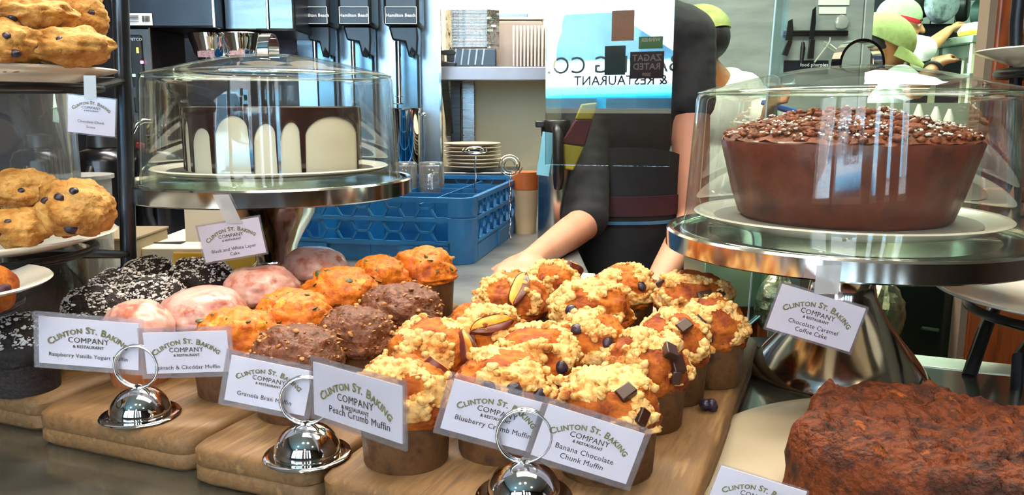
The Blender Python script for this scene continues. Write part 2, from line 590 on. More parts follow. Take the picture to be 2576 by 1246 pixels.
# glass guard hung in front of the server
GUARD = clear('guard_glass', 'f6fbfb', 0.20, 0.6)
a, b = on_pane(1372, 415), on_pane(1684, 415)
t = thing('glass_guard', 'clear glass guard pane mirroring the bright street window', 'glass pane', ((a.x + b.x) / 2, (a.y + b.y) / 2, 0), math.atan2(b.y - a.y, b.x - a.x))
wg = math.hypot(b.x - a.x, b.y - a.y)
G().box((0, 0, (a.z + 1.0) / 2), (wg, 0.006, 1.0 - a.z)).build('pane', GUARD, t)
G().box((0, 0, 1.0), (wg + 0.02, 0.02, 0.02)).build('rail', CHROME, t)
for x in (-wg / 2 + 0.02, wg / 2 - 0.02):
    G().tube([(x, 0, 1.01), (x, 0, 1.75)], 0.006).build('hanger_rod', CHROME, t)
# second guard pane, seen edge on beside the big domed cake
p0, p1 = at(1880, 822, 0.98), at(1952, 0, 0.98)
t = thing('glass_guard', 'narrow glass guard fin standing behind the large domed cake', 'glass pane')
M_ = Matrix.Identity(4)
g = G()
d = Vector((0.03, 0.05, 0))
th = Vector((0.0015, -0.0009, 0))
top = p0 + (p1 - p0) * 1.6
q = [p0, p0 + d, top + d, top]
g.add([v - th for v in q] + [v + th for v in q], [(0, 1, 2, 3), (7, 6, 5, 4), (0, 4, 5, 1), (1, 5, 6, 2), (2, 6, 7, 3), (3, 7, 4, 0)])
g.build('pane', clear('guard_edge', 'e8fbff', 0.05, 0.35), t)
G().tube([p0, top], 0.0012, 6).build('polished_edge', mat('pane_edge', ['bfe0ea'], 0.1, coat=0.5), t)
G().tube([p0, p0 + d], 0.0012, 6).build('polished_edge', MATS['pane_edge'], t)
G().tube([top + d / 2, Vector((top.x + d.x / 2, top.y + d.y / 2, 1.75))], 0.005).build('hanger_rod', CHROME, t)

# ceiling lamps above the customers (mirrored as warm dots in the bells)
LAMP = mat('lamp_glow', ['fff0d0'], 0.5, emit=('ffe6b8', 130.0))
def lamp(x, y, z, r, label):
    t = thing('ceiling_lamp', label, 'lamp', (x, y, z), group='warm lamps over the counter')
    G().lathe([(0.0, 0.05), (r * 1.15, 0.05), (r * 1.25, 0.0), (r * 1.1, 0.0), (r * 1.0, 0.02), (0, 0.02)], 24).build('housing', CHROME, t)
    G().lathe([(0, 0.018), (r * 0.95, 0.016), (r * 0.7, 0.002), (0, -0.004)], 24).build('bulb', LAMP, t)
    G().tube([(0, 0, 0.05), (0, 0, 1.75 - z)], 0.004).build('stem', BLACK, t)
for i, (x, y, z, r) in enumerate(((-0.30, -0.15, 1.45, 0.06), (0.10, -0.12, 1.45, 0.06), (-0.75, -0.5, 1.35, 0.05), (0.65, -0.45, 1.35, 0.05), (-0.05, -0.9, 1.25, 0.045), (-0.95, -0.85, 1.2, 0.045))):
    lamp(x, y, z, r, 'small warm lamp on a stem above the customer side of the counter')

# ------------------------------------------------------------------ wooden boards
BOARDM = mat('board_top_wood', ['553c24', '7a5935', '66492b', '8b6a42'], 0.65, 0, 9, stretch=(9, 0.9, 9), bump=0.12, bscale=50)
BT = 0.03
def rounded(x0, y0, x1, y1, r, n=5):
    p = []
    for cx, cy, a0 in ((x1 - r, y0 + r, -90), (x1 - r, y1 - r, 0), (x0 + r, y1 - r, 90), (x0 + r, y0 + r, 180)):
        for i in range(n + 1):
            a = R(a0 + 90 * i / n)
            p.append((cx + r * math.cos(a), cy + r * math.sin(a)))
    return p
BANG = math.atan2(-0.375, 0.927)
def board(label, a0, a1, b0, b1, dr=0.0):
    t = thing('cutting_board', label, 'board', BO, BANG + dr, 'wooden boards under the muffins')
    pl = rounded(a0, b0, a1, b1, 0.016)
    g = G()
    n = len(pl)
    prof = [(0.004, 0.0), (0.0, 0.004), (0.0, 0.0125), (0.0018, 0.0145), (0.0, 0.0165), (0.0, BT - 0.004), (0.004, BT)]
    cx, cy = (a0 + a1) / 2, (b0 + b1) / 2
    vs_ = []
    for ins, z in prof:
        for k, (x, y) in enumerate(pl):
            w = 0.0012 * nz((x, y, z), 40, a0)
            vs_.append((x - math.copysign(ins + w, x - cx), y - math.copysign(ins + w, y - cy), z))
    fs_ = [tuple(range(n))[::-1], tuple((len(prof) - 1) * n + i for i in range(n))]
    for j in range(len(prof) - 1):
        for i in range(n):
            fs_.append((j * n + i, j * n + (i + 1) % n, (j + 1) * n + (i + 1) % n, (j + 1) * n + i))
    g.add(vs_, fs_).build('board_plank', BOARDM, t, smooth=50)
    return t
board('rounded wooden board at the outer end, under the dark chocolate muffins', -0.66, -0.305, 0.02, 0.325)
board('wooden board carrying the pink glazed muffins and the first bell', -0.297, -0.125, 0.004, 0.50)
board('wooden board with the granola bran muffins and second bell', -0.119, -0.003, -0.006, 0.52)
board('widest wooden board carrying the crumb and chocolate chunk muffins', 0.003, 0.257, -0.012, 0.475)

# ------------------------------------------------------------------ muffins
CUP = mat('brown_baking_paper', ['351c10', '64401f', '452817'], 0.6, 0, 75, bump=0.2, bscale=220)
CUPR = mat('tan_baking_paper', ['8a4f2b', '9f6238'], 0.6, 0, 60)
CAP = {
    'choc_sugar': [mat('dark_chocolate_crumb_cup_shade', ['0c0809', '1d1214', '2a1a1a'], 0.7, 0, 60, bump=0.5, bscale=260)],
    'pink': [mat('pink_glaze', [(0.3, '86341f'), (0.41, 'b0614e'), (0.5, 'cf9c92'), (0.58, 'd6aaa0'), (0.68, 'a0503f')], 0.3, 0, 30, coat=0.2, bump=0.15, bscale=60)],
    'orange': [mat('cheddar_crust', [(0.28, '74380e'), (0.40, 'bd560a'), (0.50, 'dd7a0e'), (0.58, 'b4520a'), (0.66, 'dc8e18'), (0.75, '9a5a1a')], 0.6, 0, 48, bump=0.5, bscale=160)],
    'bran': [mat('bran_crust', ['3a1a0b', '6d3614', '55290f', '8a4a1d'], 0.55, 0, 90, bump=0.8, bscale=190)],
    'peach': [mat('golden_crust', [(0.3, '5e2609'), (0.43, '8f4010'), (0.56, 'bd6a1c'), (0.68, '8a3c0e')], 0.68, 0, 40, bump=0.6, bscale=200, spec=0.25)],
}
CAP['blue'] = CAP['peach']
CAP['chunk'] = [mat('russet_crust', [(0.3, '521f09'), (0.43, '7d340f'), (0.56, 'ac5c1c'), (0.68, '74300c')], 0.68, 0, 36, bump=0.6, bscale=200, spec=0.25)]
CRUMB = mat('streusel', [(0.30, '8a4416'), (0.40, 'b87a34'), (0.50, 'd9ad6a'), (0.60, 'e2bd80'), (0.70, 'c08a44'), (0.78, '9c5a20')], 0.8, 0, 75, bump=0.4, bscale=300)
SUGAR = mat('powdered_sugar', ['cfcac8', 'f0eeee'], 0.9, 0, 200)
SPIN = mat('spinach', ['2c3a18', '495320'], 0.5, 0, 200)
BERRY = mat('blueberry', ['14101f', '2b2036', '3a2a44'], 0.35, 0, 120, bump=0.3, bscale=300)
CHUNK = mat('chocolate_chunk', ['2a1512', '3d211b'], 0.32, 0, 60)
PEACH = mat('peach_flesh', [(0.35, 'a85c10'), (0.5, 'd08a18'), (0.65, 'dfa026')], 0.4, 0, 60, coat=0.15)
PEACHSKIN = mat('peach_skin', ['4d1c1a', '6e2c20'], 0.3, 0, 90)
OAT = mat('oat_flake', ['8f5a26', 'b57b3a'], 0.6, 0, 90)

def cap_point(d, kind, rc, z0, hc, seed):
    """surface point of a risen muffin top for a direction d of the upper half"""
    f = 1.0
    if kind in ('pink', 'orange'):
        f += 0.09 * nz(d, 2.2, seed) + (0.03 * nz(d, 6, seed) if kind == 'pink' else 0.13 * abs(nz(d, 3.4, seed)) - 0.05 + 0.03 * nz(d, 9, seed))
    elif kind == 'bran':
        f += 0.09 * nz(d, 2.4, seed) + 0.07 * nz(d, 7, seed) + 0.035 * nz(d, 16, seed)
    elif kind == 'choc_sugar':
        f += 0.07 * nz(d, 2.4, seed) + 0.05 * nz(d, 9, seed)
    else:
        f += 0.10 * nz(d, 2.3, seed) + 0.05 * nz(d, 6, seed) + 0.015 * nz(d, 18, seed)
    if kind == 'orange':
        f -= 0.10 * max(0, 1 - abs(nz(d, 1.8, seed + 9)) * 9) * 0.6
    s = math.hypot(d.x, d.y)
    q = s ** 0.75 / max(s, 1e-6) if s > 1e-6 else 0
    zz = d.z * hc if d.z > 0 else d.z * hc * 0.5
    return Vector((d.x * q * rc * f, d.y * q * rc * f, z0 + zz * f))

def muffin(kind, loc, wide, label, group, seed, h=0.083, extras=()):
    rnd = random.Random(seed)
    t = thing('muffin', label, 'muffin', loc, rnd.uniform(0, 6.28) if kind not in ('peach', 'blue', 'chunk') else 0.0, group)
    rc = wide / 2
    r1, r0 = rc * 0.94, rc * 0.87
    hc = 0.034 * (0.9 if kind in ('pink', 'bran') else 1.0)
    z0 = h - hc
    # baking cup
    if kind == 'pink':
        G().lathe([(0, 0), (r0 * 0.86, 0), (r1, z0), (r1 - 0.001, z0)], 96, fr=lambda a, z: 1 + 0.022 * math.sin(a * 32)).build('paper_cup', CUPR, t, smooth=60)
    else:
        G().lathe([(0, 0), (r0 - 0.001, 0), (r0, 0.0015), (r1, z0 + 0.002), (r1 - 0.001, z0 + 0.002)], 48, fr=lambda a, z: 1 + 0.006 * math.sin(a * 24 + seed)).build('paper_cup', CUP, t, smooth=50) if kind != 'choc_sugar' else G().lathe([(0, 0), (r0, 0), (r1, z0 + 0.002)], 40).build('paper_cup', CAP[kind][0], t, smooth=50)  # chocolate cups take the dark crumb colour: shadow on them is painted in
    # risen top
    g = G()
    crumbly = kind in ('peach', 'blue', 'chunk')
    thr = {'peach': 0.04, 'blue': -0.05, 'chunk': 0.10}.get(kind, 9)
    nu, nv = (88, 44) if crumbly else (60, 30)
    def mask(d):
        q = Vector((d.x, d.y, d.z * 1.15)).normalized()
        return nz(q, 1.9, seed + 3.3) + 0.18 * nz(q, 7, seed + 1) - thr - (0.6 if d.z < -0.05 else 0)
    def top(b, a):
        d = Vector((math.sin(b) * math.cos(a), math.sin(b) * math.sin(a), math.cos(b)))
        p = cap_point(d, kind, rc, z0, hc, seed)
        if crumbly:
            k = max(0.0, min(1.0, mask(d) * 9))
            p += d * k * (0.0018 + 0.0030 * abs(nz(d, 9, seed)) + 0.0016 * nz(d, 21, seed) + 0.0009 * nz(d, 45, seed))
        return p
    vs_ = [top(0, 0)]
    mk = [mask(Vector((0, 0, 1)))]
    for i in range(1, nv + 1):
        b = R(122) * i / nv
        for j in range(nu):
            a = 2 * PI * j / nu
            vs_.append(top(b, a))
            mk.append(mask(Vector((math.sin(b) * math.cos(a), math.sin(b) * math.sin(a), math.cos(b)))) if crumbly else -1)
    fs_ = [(0, 1 + j, 1 + (j + 1) % nu) for j in range(nu)]
    for i in range(nv - 1):
        for j in range(nu):
            p, q = 1 + i * nu + j, 1 + i * nu + (j + 1) % nu
            fs_.append((p, p + nu, q + nu, q))
    fs_.append(tuple(1 + (nv - 1) * nu + j for j in range(nu)))
    g.add(vs_, fs_)
    g.mi = [1 if crumbly and sum(mk[k] for k in f) > 0 else 0 for f in fs_]
    g.build('muffin_top', [CAP[kind][0], CRUMB] if crumbly else CAP[kind][0], t, smooth=180)
    def spot(b, a):
        d = Vector((math.sin(b) * math.cos(a), math.sin(b) * math.sin(a), math.cos(b)))
        p = cap_point(d, kind, rc, z0, hc, seed)
        return p, Vector((d.x, d.y, d.z * 1.15)).normalized()
    def scatter(name, m, n, s0, s1, thr, bmax=88, flat=0.75, res=(6, 4), sink=0.25, freq=1.9):
        g = G()
        k = 0
        for _ in range(n * 6):
            if k >= n:
                break
            b = R(bmax) * math.sqrt(rnd.random())
            a = rnd.uniform(0, 6.2832)
            p, d = spot(b, a)
            if nz(d, freq, seed + 3.3) < thr:
                continue
            s = s0 + (s1 - s0) * rnd.random() ** 3.2
            big = s > 0.0024
            sd = rnd.random() * 50
            g.ball(p + d * s * (0.5 - sink), (s, s * rnd.uniform(0.7, 1.1), s * flat), *( (9, 6) if big else res), fn=lambda q: 1 + 0.34 * nz(q, 1.7, sd) + 0.2 * nz(q, 4.0, sd), rot=(rnd.uniform(-0.6, 0.6), rnd.uniform(-0.6, 0.6), rnd.uniform(0, 6)))
            k += 1
        if g.v:
            o = g.build(name, m, t, smooth=70, recalc=False)
            o['kind'] = 'stuff'
    if kind == 'choc_sugar':
        scatter('powdered_sugar', SUGAR, 950, 0.0007, 0.0025, -0.16, bmax=70, flat=0.45, res=(5, 3), freq=4.5, sink=0.45)
    elif kind == 'orange':
        scatter('spinach_flecks', SPIN, 26, 0.0014, 0.0050, -0.1, flat=0.22, freq=6, sink=0.62)
    elif kind == 'bran':
        scatter('oat_flakes', OAT, 110, 0.0012, 0.0034, -0.3, flat=0.45, freq=3)
    elif kind in ('peach', 'blue', 'chunk'):
        scatter('crumb_topping', CRUMB, {'peach': 420, 'blue': 480, 'chunk': 380}[kind], 0.0007, 0.0046, thr - 0.04, sink=0.1)
    for e in extras:
        ty, b, a = e[:3]
        p, d = spot(R(b), R(a))
        rot = d.to_track_quat('Z', 'Y').to_matrix().to_4x4()
        spin = e[3] if len(e) > 3 else rnd.uniform(0, 360)
        MM = Matrix.Translation(p) @ rot @ Matrix.Rotation(R(spin), 4, 'Z')
        g = G()
        g.M = MM
        if ty == 'slice':       # wedge of peach with its dark skin
            L = 1.35 * (e[4] if len(e) > 4 else 0.030)
            n = 16
            for part, mm, y0, y1, z1 in (('peach_slice', PEACH, 0.42, 1.0, 0.0042), ('pit_side', PEACHSKIN, -0.02, 0.44, 0.0034), ('peach_skin', PEACHSKIN, 1.0, 1.07, 0.0040)):
                g = G()
                g.M = MM
                vs_, fs_ = [], []
                for i in range(n + 1):
                    u = -1 + 2 * i / n
                    w = 0.0150 * max(0.0, 1 - abs(u) ** 2.2) ** 0.7 + 0.0004
                    yb = -0.007 * (1 - u * u)
                    x = u * L / 2
                    dip = -0.0035 * abs(u) ** 2
                    vs_ += [(x, yb + w * y0, -0.003 + dip), (x, yb + w * y1, -0.003 + dip), (x, yb + w * y1, z1 * 0.8 + dip), (x, yb + w * (y0 + y1) / 2, z1 + dip), (x, yb + w * y0, z1 * 0.8 + dip)]
                k = 5
                for i in range(n):
                    for j in range(k):
                        fs_.append((i * k + j, i * k + (j + 1) % k, (i + 1) * k + (j + 1) % k, (i + 1) * k + j))
                fs_ += [tuple(range(k))[::-1], tuple(n * k + j for j in range(k))]
                g.add(vs_, fs_).build(part, mm, t, smooth=50)
        elif ty == 'berry':
            s = rnd.uniform(0.0052, 0.0066)
            g.ball((0, 0, s * 0.12), (s, s * 0.95, s * 0.7), 14, 9, fn=lambda q: 1 + 0.09 * nz(q, 3, seed))
            g.build('blueberry', BERRY, t, smooth=180)
        elif ty == 'chunk':
            sx = 1.15 * (e[4] if len(e) > 4 else 0.0085)
            g.box((0, 0, 0.0012), (sx, sx * 0.75, 0.007), rot=(rnd.uniform(-0.3, 0.3), rnd.uniform(-0.3, 0.3), 0))
            g.build('chocolate_chunk', CHUNK, t, bevel=0.0009)
    return t

# centre of each risen top in the view, its width in the view, and what is on it
MUF = [
    # dark chocolate muffins under powdered sugar
    ('choc_sugar', 52, 850, 150, 0.078), ('choc_sugar', 240, 770, 150, 0.088), ('choc_sugar', 300, 722, 140, 0.090),
    ('choc_sugar', 392, 742, 150, 0.092), ('choc_sugar', 385, 690, 130, 0.094), ('choc_sugar', 492, 692, 165, 0.094),
    # raspberry
    ('pink', 345, 812, 180, 0.086), ('pink', 512, 772, 215, 0.088), ('pink', 655, 716, 205, 0.090), ('pink', 790, 664, 185, 0.092),
    # spinach and cheddar
    ('orange', 592, 830, 225, 0.087), ('orange', 738, 778, 205, 0.089), ('orange', 855, 718, 195, 0.091), ('orange', 955, 686, 160, 0.092), ('orange', 1062, 662, 168, 0.094),
    # granola bran
    ('bran', 748, 880, 235, 0.084), ('bran', 895, 832, 200, 0.086), ('bran', 1008, 766, 210, 0.089),
    # peach crumb
    ('peach', 1018, 970, 245, 0.086), ('peach', 1085, 872, 225, 0.087), ('peach', 1215, 822, 200, 0.088), ('peach', 1290, 738, 190, 0.092), ('peach', 1392, 704, 150, 0.094),
    # blueberry crumb
    ('blue', 1262, 958, 250, 0.084), ('blue', 1352, 886, 220, 0.086), ('blue', 1490, 846, 175, 0.088), ('blue', 1488, 762, 210, 0.092), ('blue', 1566, 714, 168, 0.095),
    # banana chocolate chunk
    ('chunk', 1528, 1000, 270, 0.083), ('chunk', 1628, 900, 210, 0.085), ('chunk', 1692, 846, 180, 0.086), ('chunk', 1790, 808, 165, 0.088), ('chunk', 1745, 735, 195, 0.098),
]
# direction 270 faces the customer, 0 is to the far side of the coffee cake
EXTRA = {
    18: [('slice', 55, 20, 100)], 19: [('slice', 60, 335, 60, 0.026)], 20: [('slice', 48, 290, 10, 0.032), ('slice', 80, 250, 80, 0.022)], 21: [('slice', 42, 285, 60, 0.036)], 22: [('slice', 40, 20, 130, 0.03)],
    23: [('berry', 55, 255), ('berry', 58, 285), ('berry', 70, 318), ('berry', 74, 265)], 24: [('berry', 50, 60), ('berry', 72, 300)], 25: [('berry', 40, 230), ('berry', 70, 200), ('berry', 62, 290)], 26: [('berry', 66, 235), ('berry', 72, 250)], 27: [('berry', 60, 300)],
    28: [('chunk', 40, 290, 20, 0.011), ('chunk', 70, 300, 50, 0.010), ('chunk', 72, 250, 10, 0.008)], 29: [('chunk', 44, 300, 60, 0.012), ('chunk', 62, 310, 75, 0.013), ('chunk', 78, 300, 80, 0.009)],
    30: [('chunk', 38, 280, 30, 0.0115), ('chunk', 45, 20, 60, 0.010)], 31: [('chunk', 78, 250, 0, 0.009)], 32: [('chunk', 60, 275, 5, 0.013), ('chunk', 58, 300, 30, 0.009), ('chunk', 50, 180, 80, 0.008)],
}
ORD = ['nearest the cards', 'second from the cards', 'third from the cards', 'fourth from the cards', 'fifth from the cards', 'sixth from the cards']
KIND = {
    'choc_sugar': ('black chocolate muffin dusted with powdered sugar', 'chocolate muffins with powdered sugar'),
    'pink': ('pink glazed raspberry muffin', 'pink glazed muffins'), 'orange': ('orange spinach and cheddar muffin', 'spinach and cheddar muffins'),
    'bran': ('dark brown granola bran muffin', 'granola bran muffins'), 'peach': ('golden peach crumb muffin', 'peach crumb muffins'),
    'blue': ('pale blueberry crumb muffin', 'blueberry crumb muffins'), 'chunk': ('banana muffin with chocolate chunks', 'banana chocolate chunk muffins'),
}
pos = []
for kind, px, py, wpx, zc in MUF:
    p = on(px, py, zc)
    pos.append([p.x, p.y, wpx * ((p.y * math.cos(PIT) + (CAMZ - zc) * math.sin(PIT)) / FPX)])
for _ in range(40):       # let neighbours touch without running into each other
    for i in range(len(pos)):
        for j in range(i):
            dx, dy = pos[i][0] - pos[j][0], pos[i][1] - pos[j][1]
            dd = math.hypot(dx, dy)
            need = 0.44 * (min(pos[i][2], 0.086) + min(pos[j][2], 0.086))
            if dd < need:
                k = (need - dd) / dd * 0.25
                pos[i][0] += dx * k; pos[i][1] += dy * k
                pos[j][0] -= dx * k; pos[j][1] -= dy * k
cnt = {}
for i, (kind, px, py, wpx, zc) in enumerate(MUF):
    k = cnt.get(kind, 0)
    cnt[kind] = k + 1
    nm, grp = KIND[kind]
    muffin(kind, (pos[i][0], pos[i][1], BT), max(0.066, min(0.086, pos[i][2])), f'{nm}, {ORD[k]} in its row', grp, 11 + i * 3, h=zc - BT + 0.020, extras=EXTRA.get(i, ()))
p = on(1782, 1018, 0.036)
g = G()
for i in range(5):
    g.ball((0.004 * math.cos(i * 1.3), 0.004 * math.sin(i * 1.3), 0.001 * i - 0.002), 0.0045, 10, 6)
tag(g.build('fallen_berry', BERRY, smooth=180, loc=p), 'small dark berry lying at the edge of the widest board', 'berry')

# ------------------------------------------------------------------ printed cards
def sign(name, label, TL, TR, BL, Yd, lines, margin=0.004, lam=True, head=True, tilt=0.0, cat='card', side=(None,) * 4, Yd2=None):
    """laminated card whose upper corners stand at TL and TR, lower corner at BL, all at depth Yd"""
    a, b, c = at(*TL, Yd), at(*TR, Yd2 or Yd), at(*BL, Yd)
    x = (b - a)
    wd = x.length
    x.normalize()
    y = (a - c)
    ht = y.length
    y = (y - x * y.dot(x)).normalized()
    n = x.cross(y)
    ctr = (a + b) / 2 - y * ht / 2
    M_ = Matrix((x.to_4d(), y.to_4d(), n.to_4d(), (0, 0, 0, 1))).transposed()
    for k in range(3):
        M_[3][k] = 0
        M_[k][3] = ctr[k]
    M_[3][3] = 1
    if tilt:
        M_ = M_ @ Matrix.Rotation(tilt, 4, 'X')
    t = thing(name, label, cat)
    t.matrix_world = M_
    t.location, t.rotation_euler = M_.to_translation(), M_.to_euler()
    G().box((0, 0, 0), (wd, ht, 0.0006)).build('paper', PAPER, t)
    if lam:
        ml, mr_, mt, mb = [margin if v is None else v for v in side]
        for z in (0.0008, -0.0008):
            G().box(((mr_ - ml) / 2, (mt - mb) / 2, z), (wd + ml + mr_, ht + mt + mb, 0.0004)).build('laminate_sheet', LAMINATE, t)
    if head:
        k = wd
        letters('arched_lettering', [('Clinton St. Baking', k * 0.096, 0, ht * 0.5 - k * 0.142, dict(bold=k * 0.0022, small_caps=True, arc=k * 0.56))], OLIVE, t, z=0.0011)
        letters('company_lettering', [('COMPANY', k * 0.082, 0, ht * 0.5 - k * 0.245, {}), ('& RESTAURANT', k * 0.042, 0, ht * 0.5 - k * 0.298, dict(bold=k * 0.0008))], DARKINK, t, z=0.0011)
    if lines:
        letters('name_lettering', [(s, wd * sz * 0.86, wd * ox, ht * yy, {}) for s, sz, ox, yy in lines], INK, t, z=0.0011)
    return t
b1, b2, b3 = on(355, 1046, BT), on(775, 1146, BT), on(1318, 1250, BT)
sign('name_card', 'laminated card for the raspberry vanilla yogurt muffins', (97, 795), (349, 815), (93, 912), b1.y + 0.004, [('Raspberry Vanilla Yogurt Muffin', 0.068, 0.0, -0.32)])
sign('name_card', 'laminated card for the spinach and cheddar muffins', (359, 838), (570, 832), (366, 941), b1.y - 0.002, [('Spinach & Cheddar Muffin', 0.082, 0.0, -0.40)])
sign('name_card', 'laminated card for the granola bran muffins', (583, 893), (786, 935), (582, 1008), b2.y + 0.004, [('Granola Bran Muffin', 0.092, -0.02, -0.32)])
sign('name_card', 'laminated card for the peach crumb muffins', (788, 910), (1012, 972), (785, 1040), b2.y - 0.006, [('Peach Crumb Muffin', 0.092, 0.04, -0.34)], Yd2=b2.y - 0.064)
sign('name_card', 'laminated card for the blueberry crumb muffins', (1143, 953), (1388, 1020), (1100, 1075), b3.y + 0.004, [('Blueberry Crumb Muffin', 0.088, 0.0, -0.24)])
sign('name_card', 'laminated card for the banana chocolate chunk muffins', (1380, 1016), (1622, 1092), (1342, 1146), b3.y - 0.003, [('Banana Chocolate', 0.092, 0.0, -0.22), ('Chunk Muffin', 0.092, 0.0, -0.38)])

# ------------------------------------------------------------------ bell-shaped chrome card holders
def bell(loc, label, k=1.0):
    t = thing('bell_card_holder', label, 'card holder', loc, 0, 'chrome bell card holders')
    r = 0.0245 * k
    G().lathe([(0, 0.0005), (0.031 * k, 0.0005), (0.0322 * k, 0.0018), (0.031 * k, 0.003), (0.027 * k, 0.0026), (0.025 * k, 0.003), (0, 0.003)], 56).build('base_flange', CHROME, t, smooth=60)
    prof = [(r * math.cos(R(a)), 0.003 + r * 0.92 * math.sin(R(a))) for a in range(0, 91, 6)]
    prof[-1] = (0, prof[-1][1])
    G().lathe(prof, 56).build('dome', CHROME, t, smooth=180)
    zt = 0.003 + r * 0.92
    rr = 0.0178 * k
    for dy in (-0.0016, 0.0016):
        G().tube([(rr * math.cos(2 * PI * i / 48), dy, zt + rr + rr * math.sin(2 * PI * i / 48)) for i in range(48)], 0.0011, 8, True).build('ring', CHROME, t, smooth=180)
    G().lathe([(0, 0), (0.003, 0), (0.0025, 0.003), (0, 0.0035)], 12, c=(0, 0, zt - 0.001)).build('neck', CHROME, t)
bell(b1 + Vector((0, -0.001, 0)), 'chrome bell card holder in front of the raspberry and spinach cards')
bell(b2 + Vector((0, -0.001, 0)), 'chrome bell card holder in front of the granola and peach cards')
bell(b3 + Vector((0, -0.001, 0)), 'chrome bell card holder in front of the blueberry and banana cards')

# ------------------------------------------------------------------ pedestal cake stands
SILVER = mat('polished_silver', ['c9c7c4', 'd6d4d0'], 0.12, 1.0, 8)
PLATE_DARK = mat('grey_cake_card', ['8d8a86', '9c9994'], 0.5, 0, 10)
def stand(label, c, zt, rim, foot):
    t = thing('cake_stand', label, 'cake stand', (c.x, c.y, 0))
    g = G().lathe([(0, zt - 0.012), (rim - 0.012, zt - 0.010), (rim - 0.004, zt - 0.020), (rim, zt - 0.018), (rim, zt - 0.001), (rim - 0.002, zt + 0.001), (rim - 0.006, zt + 0.0005), (rim - 0.008, zt - 0.003), (0, zt - 0.004)], 96)
    g.build('tray', SILVER, t, smooth=40)
    G().lathe(foot, 72).build('pedestal', SILVER, t, smooth=60)
    return t
def dome(label, c, z, rb, rt, hs, hl, handle, rotz=0.0):
    t = thing('cake_dome', label, 'cake dome', (c.x, c.y, z), rotz)
    prof = [(rb + 0.003, 0), (rb, 0.004)]
    prof += [(rb + (rt - rb) * k / 6, 0.004 + (hs - 0.016) * k / 6) for k in range(1, 7)]
    prof += [(rt - 0.012 * (1 - math.cos(R(a))), hs - 0.012 + 0.012 * math.sin(R(a))) for a in (20, 40, 60, 80)]
    r9, z9 = prof[-1]
    for k in range(1, 10):
        u = k / 9
        prof.append((r9 * (1 - u), z9 + (hl) * math.sin(u * PI / 2) ** 1.1))
    prof[-1] = (0.0, prof[-1][1])
    G().lathe(prof, 96).build('cover', GLASS, t, smooth=180)
    G().tube([(rt * 0.985 * math.cos(2 * PI * i / 96), rt * 0.985 * math.sin(2 * PI * i / 96), hs - 0.004) for i in range(96)], 0.0012, 6, True).build('shoulder_bead', clear('bead', 'f0fff4', 0.25, 0.7, 0.05), t, smooth=180)
    G().tube([((rb + 0.002) * math.cos(2 * PI * i / 96), (rb + 0.002) * math.sin(2 * PI * i / 96), 0.002) for i in range(96)], 0.0016, 6, True).build('foot_bead', MATS['bead'], t, smooth=180)
    zt = prof[-1][1]
    wd, ht = handle
    g = G()
    n = 20
    vs_, fs_ = [], []
    for i in range(n + 1):
        a = PI * i / n
        x, zz = -wd / 2 * math.cos(a), ht * math.sin(a) ** 0.8
        nx, nz_ = -math.cos(a), math.sin(a)
        for th in (0, 0.0028):
            for y in (-0.007, 0.007):
                vs_.append((x + nx * th, y, zt - 0.004 + zz + nz_ * th))
    for i in range(n):
        a, b = i * 4, i * 4 + 4
        fs_ += [(a, a + 1, b + 1, b), (a + 2, b + 2, b + 3, a + 3), (a, b, b + 2, a + 2), (a + 1, a + 3, b + 3, b + 1)]
    fs_ += [(0, 2, 3, 1), (n * 4, n * 4 + 1, n * 4 + 3, n * 4 + 2)]
    g.add(vs_, fs_).build('handle', CHROME, t, smooth=50)
    return t
def china_plate(name, label, loc, r, m=None, h=0.016, cat='plate', flat=0.72, group=None):
    t = G().lathe([(0, 0), (r * flat * 0.9, 0), (r * flat, 0.002), (r * 0.98, h - 0.003), (r, h - 0.0015), (r * 0.985, h), (r * 0.95, h - 0.001), (r * flat, 0.0055), (0, 0.005)], 80).build(name, m or CHINA, smooth=50, loc=loc)
    return tag(t, label, cat, group)

# the stand with the black and white layer cake
CL = at(684, 448, 1.06)
ZL = CL.z
stand('silver pedestal stand under the black and white layer cake', CL, ZL, 0.181,
      [(0, 0), (0.049, 0.0), (0.051, 0.003), (0.048, 0.010), (0.038, 0.022), (0.030, 0.045), (0.0275, 0.068), (0.029, 0.078), (0.030, 0.080), (0.026, 0.083), (0.024, 0.088), (0.030, 0.108), (0.042, 0.130), (0.055, 0.150), (0.064, ZL - 0.014), (0, ZL - 0.013)])
china_plate('cake_plate', 'white round plate under the black and white layer cake', (CL.x + 0.002, CL.y, ZL + 0.004), 0.148, h=0.013, flat=0.8)
dome('clear acrylic dome over the black and white layer cake', CL + Vector((0.004, 0, 0)), ZL - 0.0032, 0.161, 0.1545, 0.137, 0.024, (0.034, 0.026), R(83))
CAKEZ = ZL + 0.0105
t = thing('layer_cake', 'white iced layer cake with dark ganache running down', 'cake', (CL.x + 0.006, CL.y, CAKEZ))
WH = mat('white_icing', ['e6ddc6', 'f1ead8'], 0.35, 0, 9, sss=0.05)
GAN = mat('ganache', ['210d0d', '32130f'], 0.16, 0, 12, coat=0.7)
rC, hC = 0.109, 0.079
G().lathe([(0, 0), (0.138, 0), (0.139, 0.0012), (0.138, 0.002), (0, 0.002)], 80).build('cake_card', mat('dark_cake_card', ['2b2420', '3a302a'], 0.4, 0, 12), t)
G().lathe([(0, 0.002), (rC, 0.002), (rC + 0.0004, hC * 0.5), (rC, hC - 0.004), (rC - 0.004, hC), (0, hC)], 120).build('iced_layers', WH, t, smooth=50)
ARCH = [(470, 478, 292), (481, 503, 283), (507, 530, 292), (540, 597, 312), (609, 692, 281), (703, 752, 300), (761, 802, 297), (811, 905, 284)]
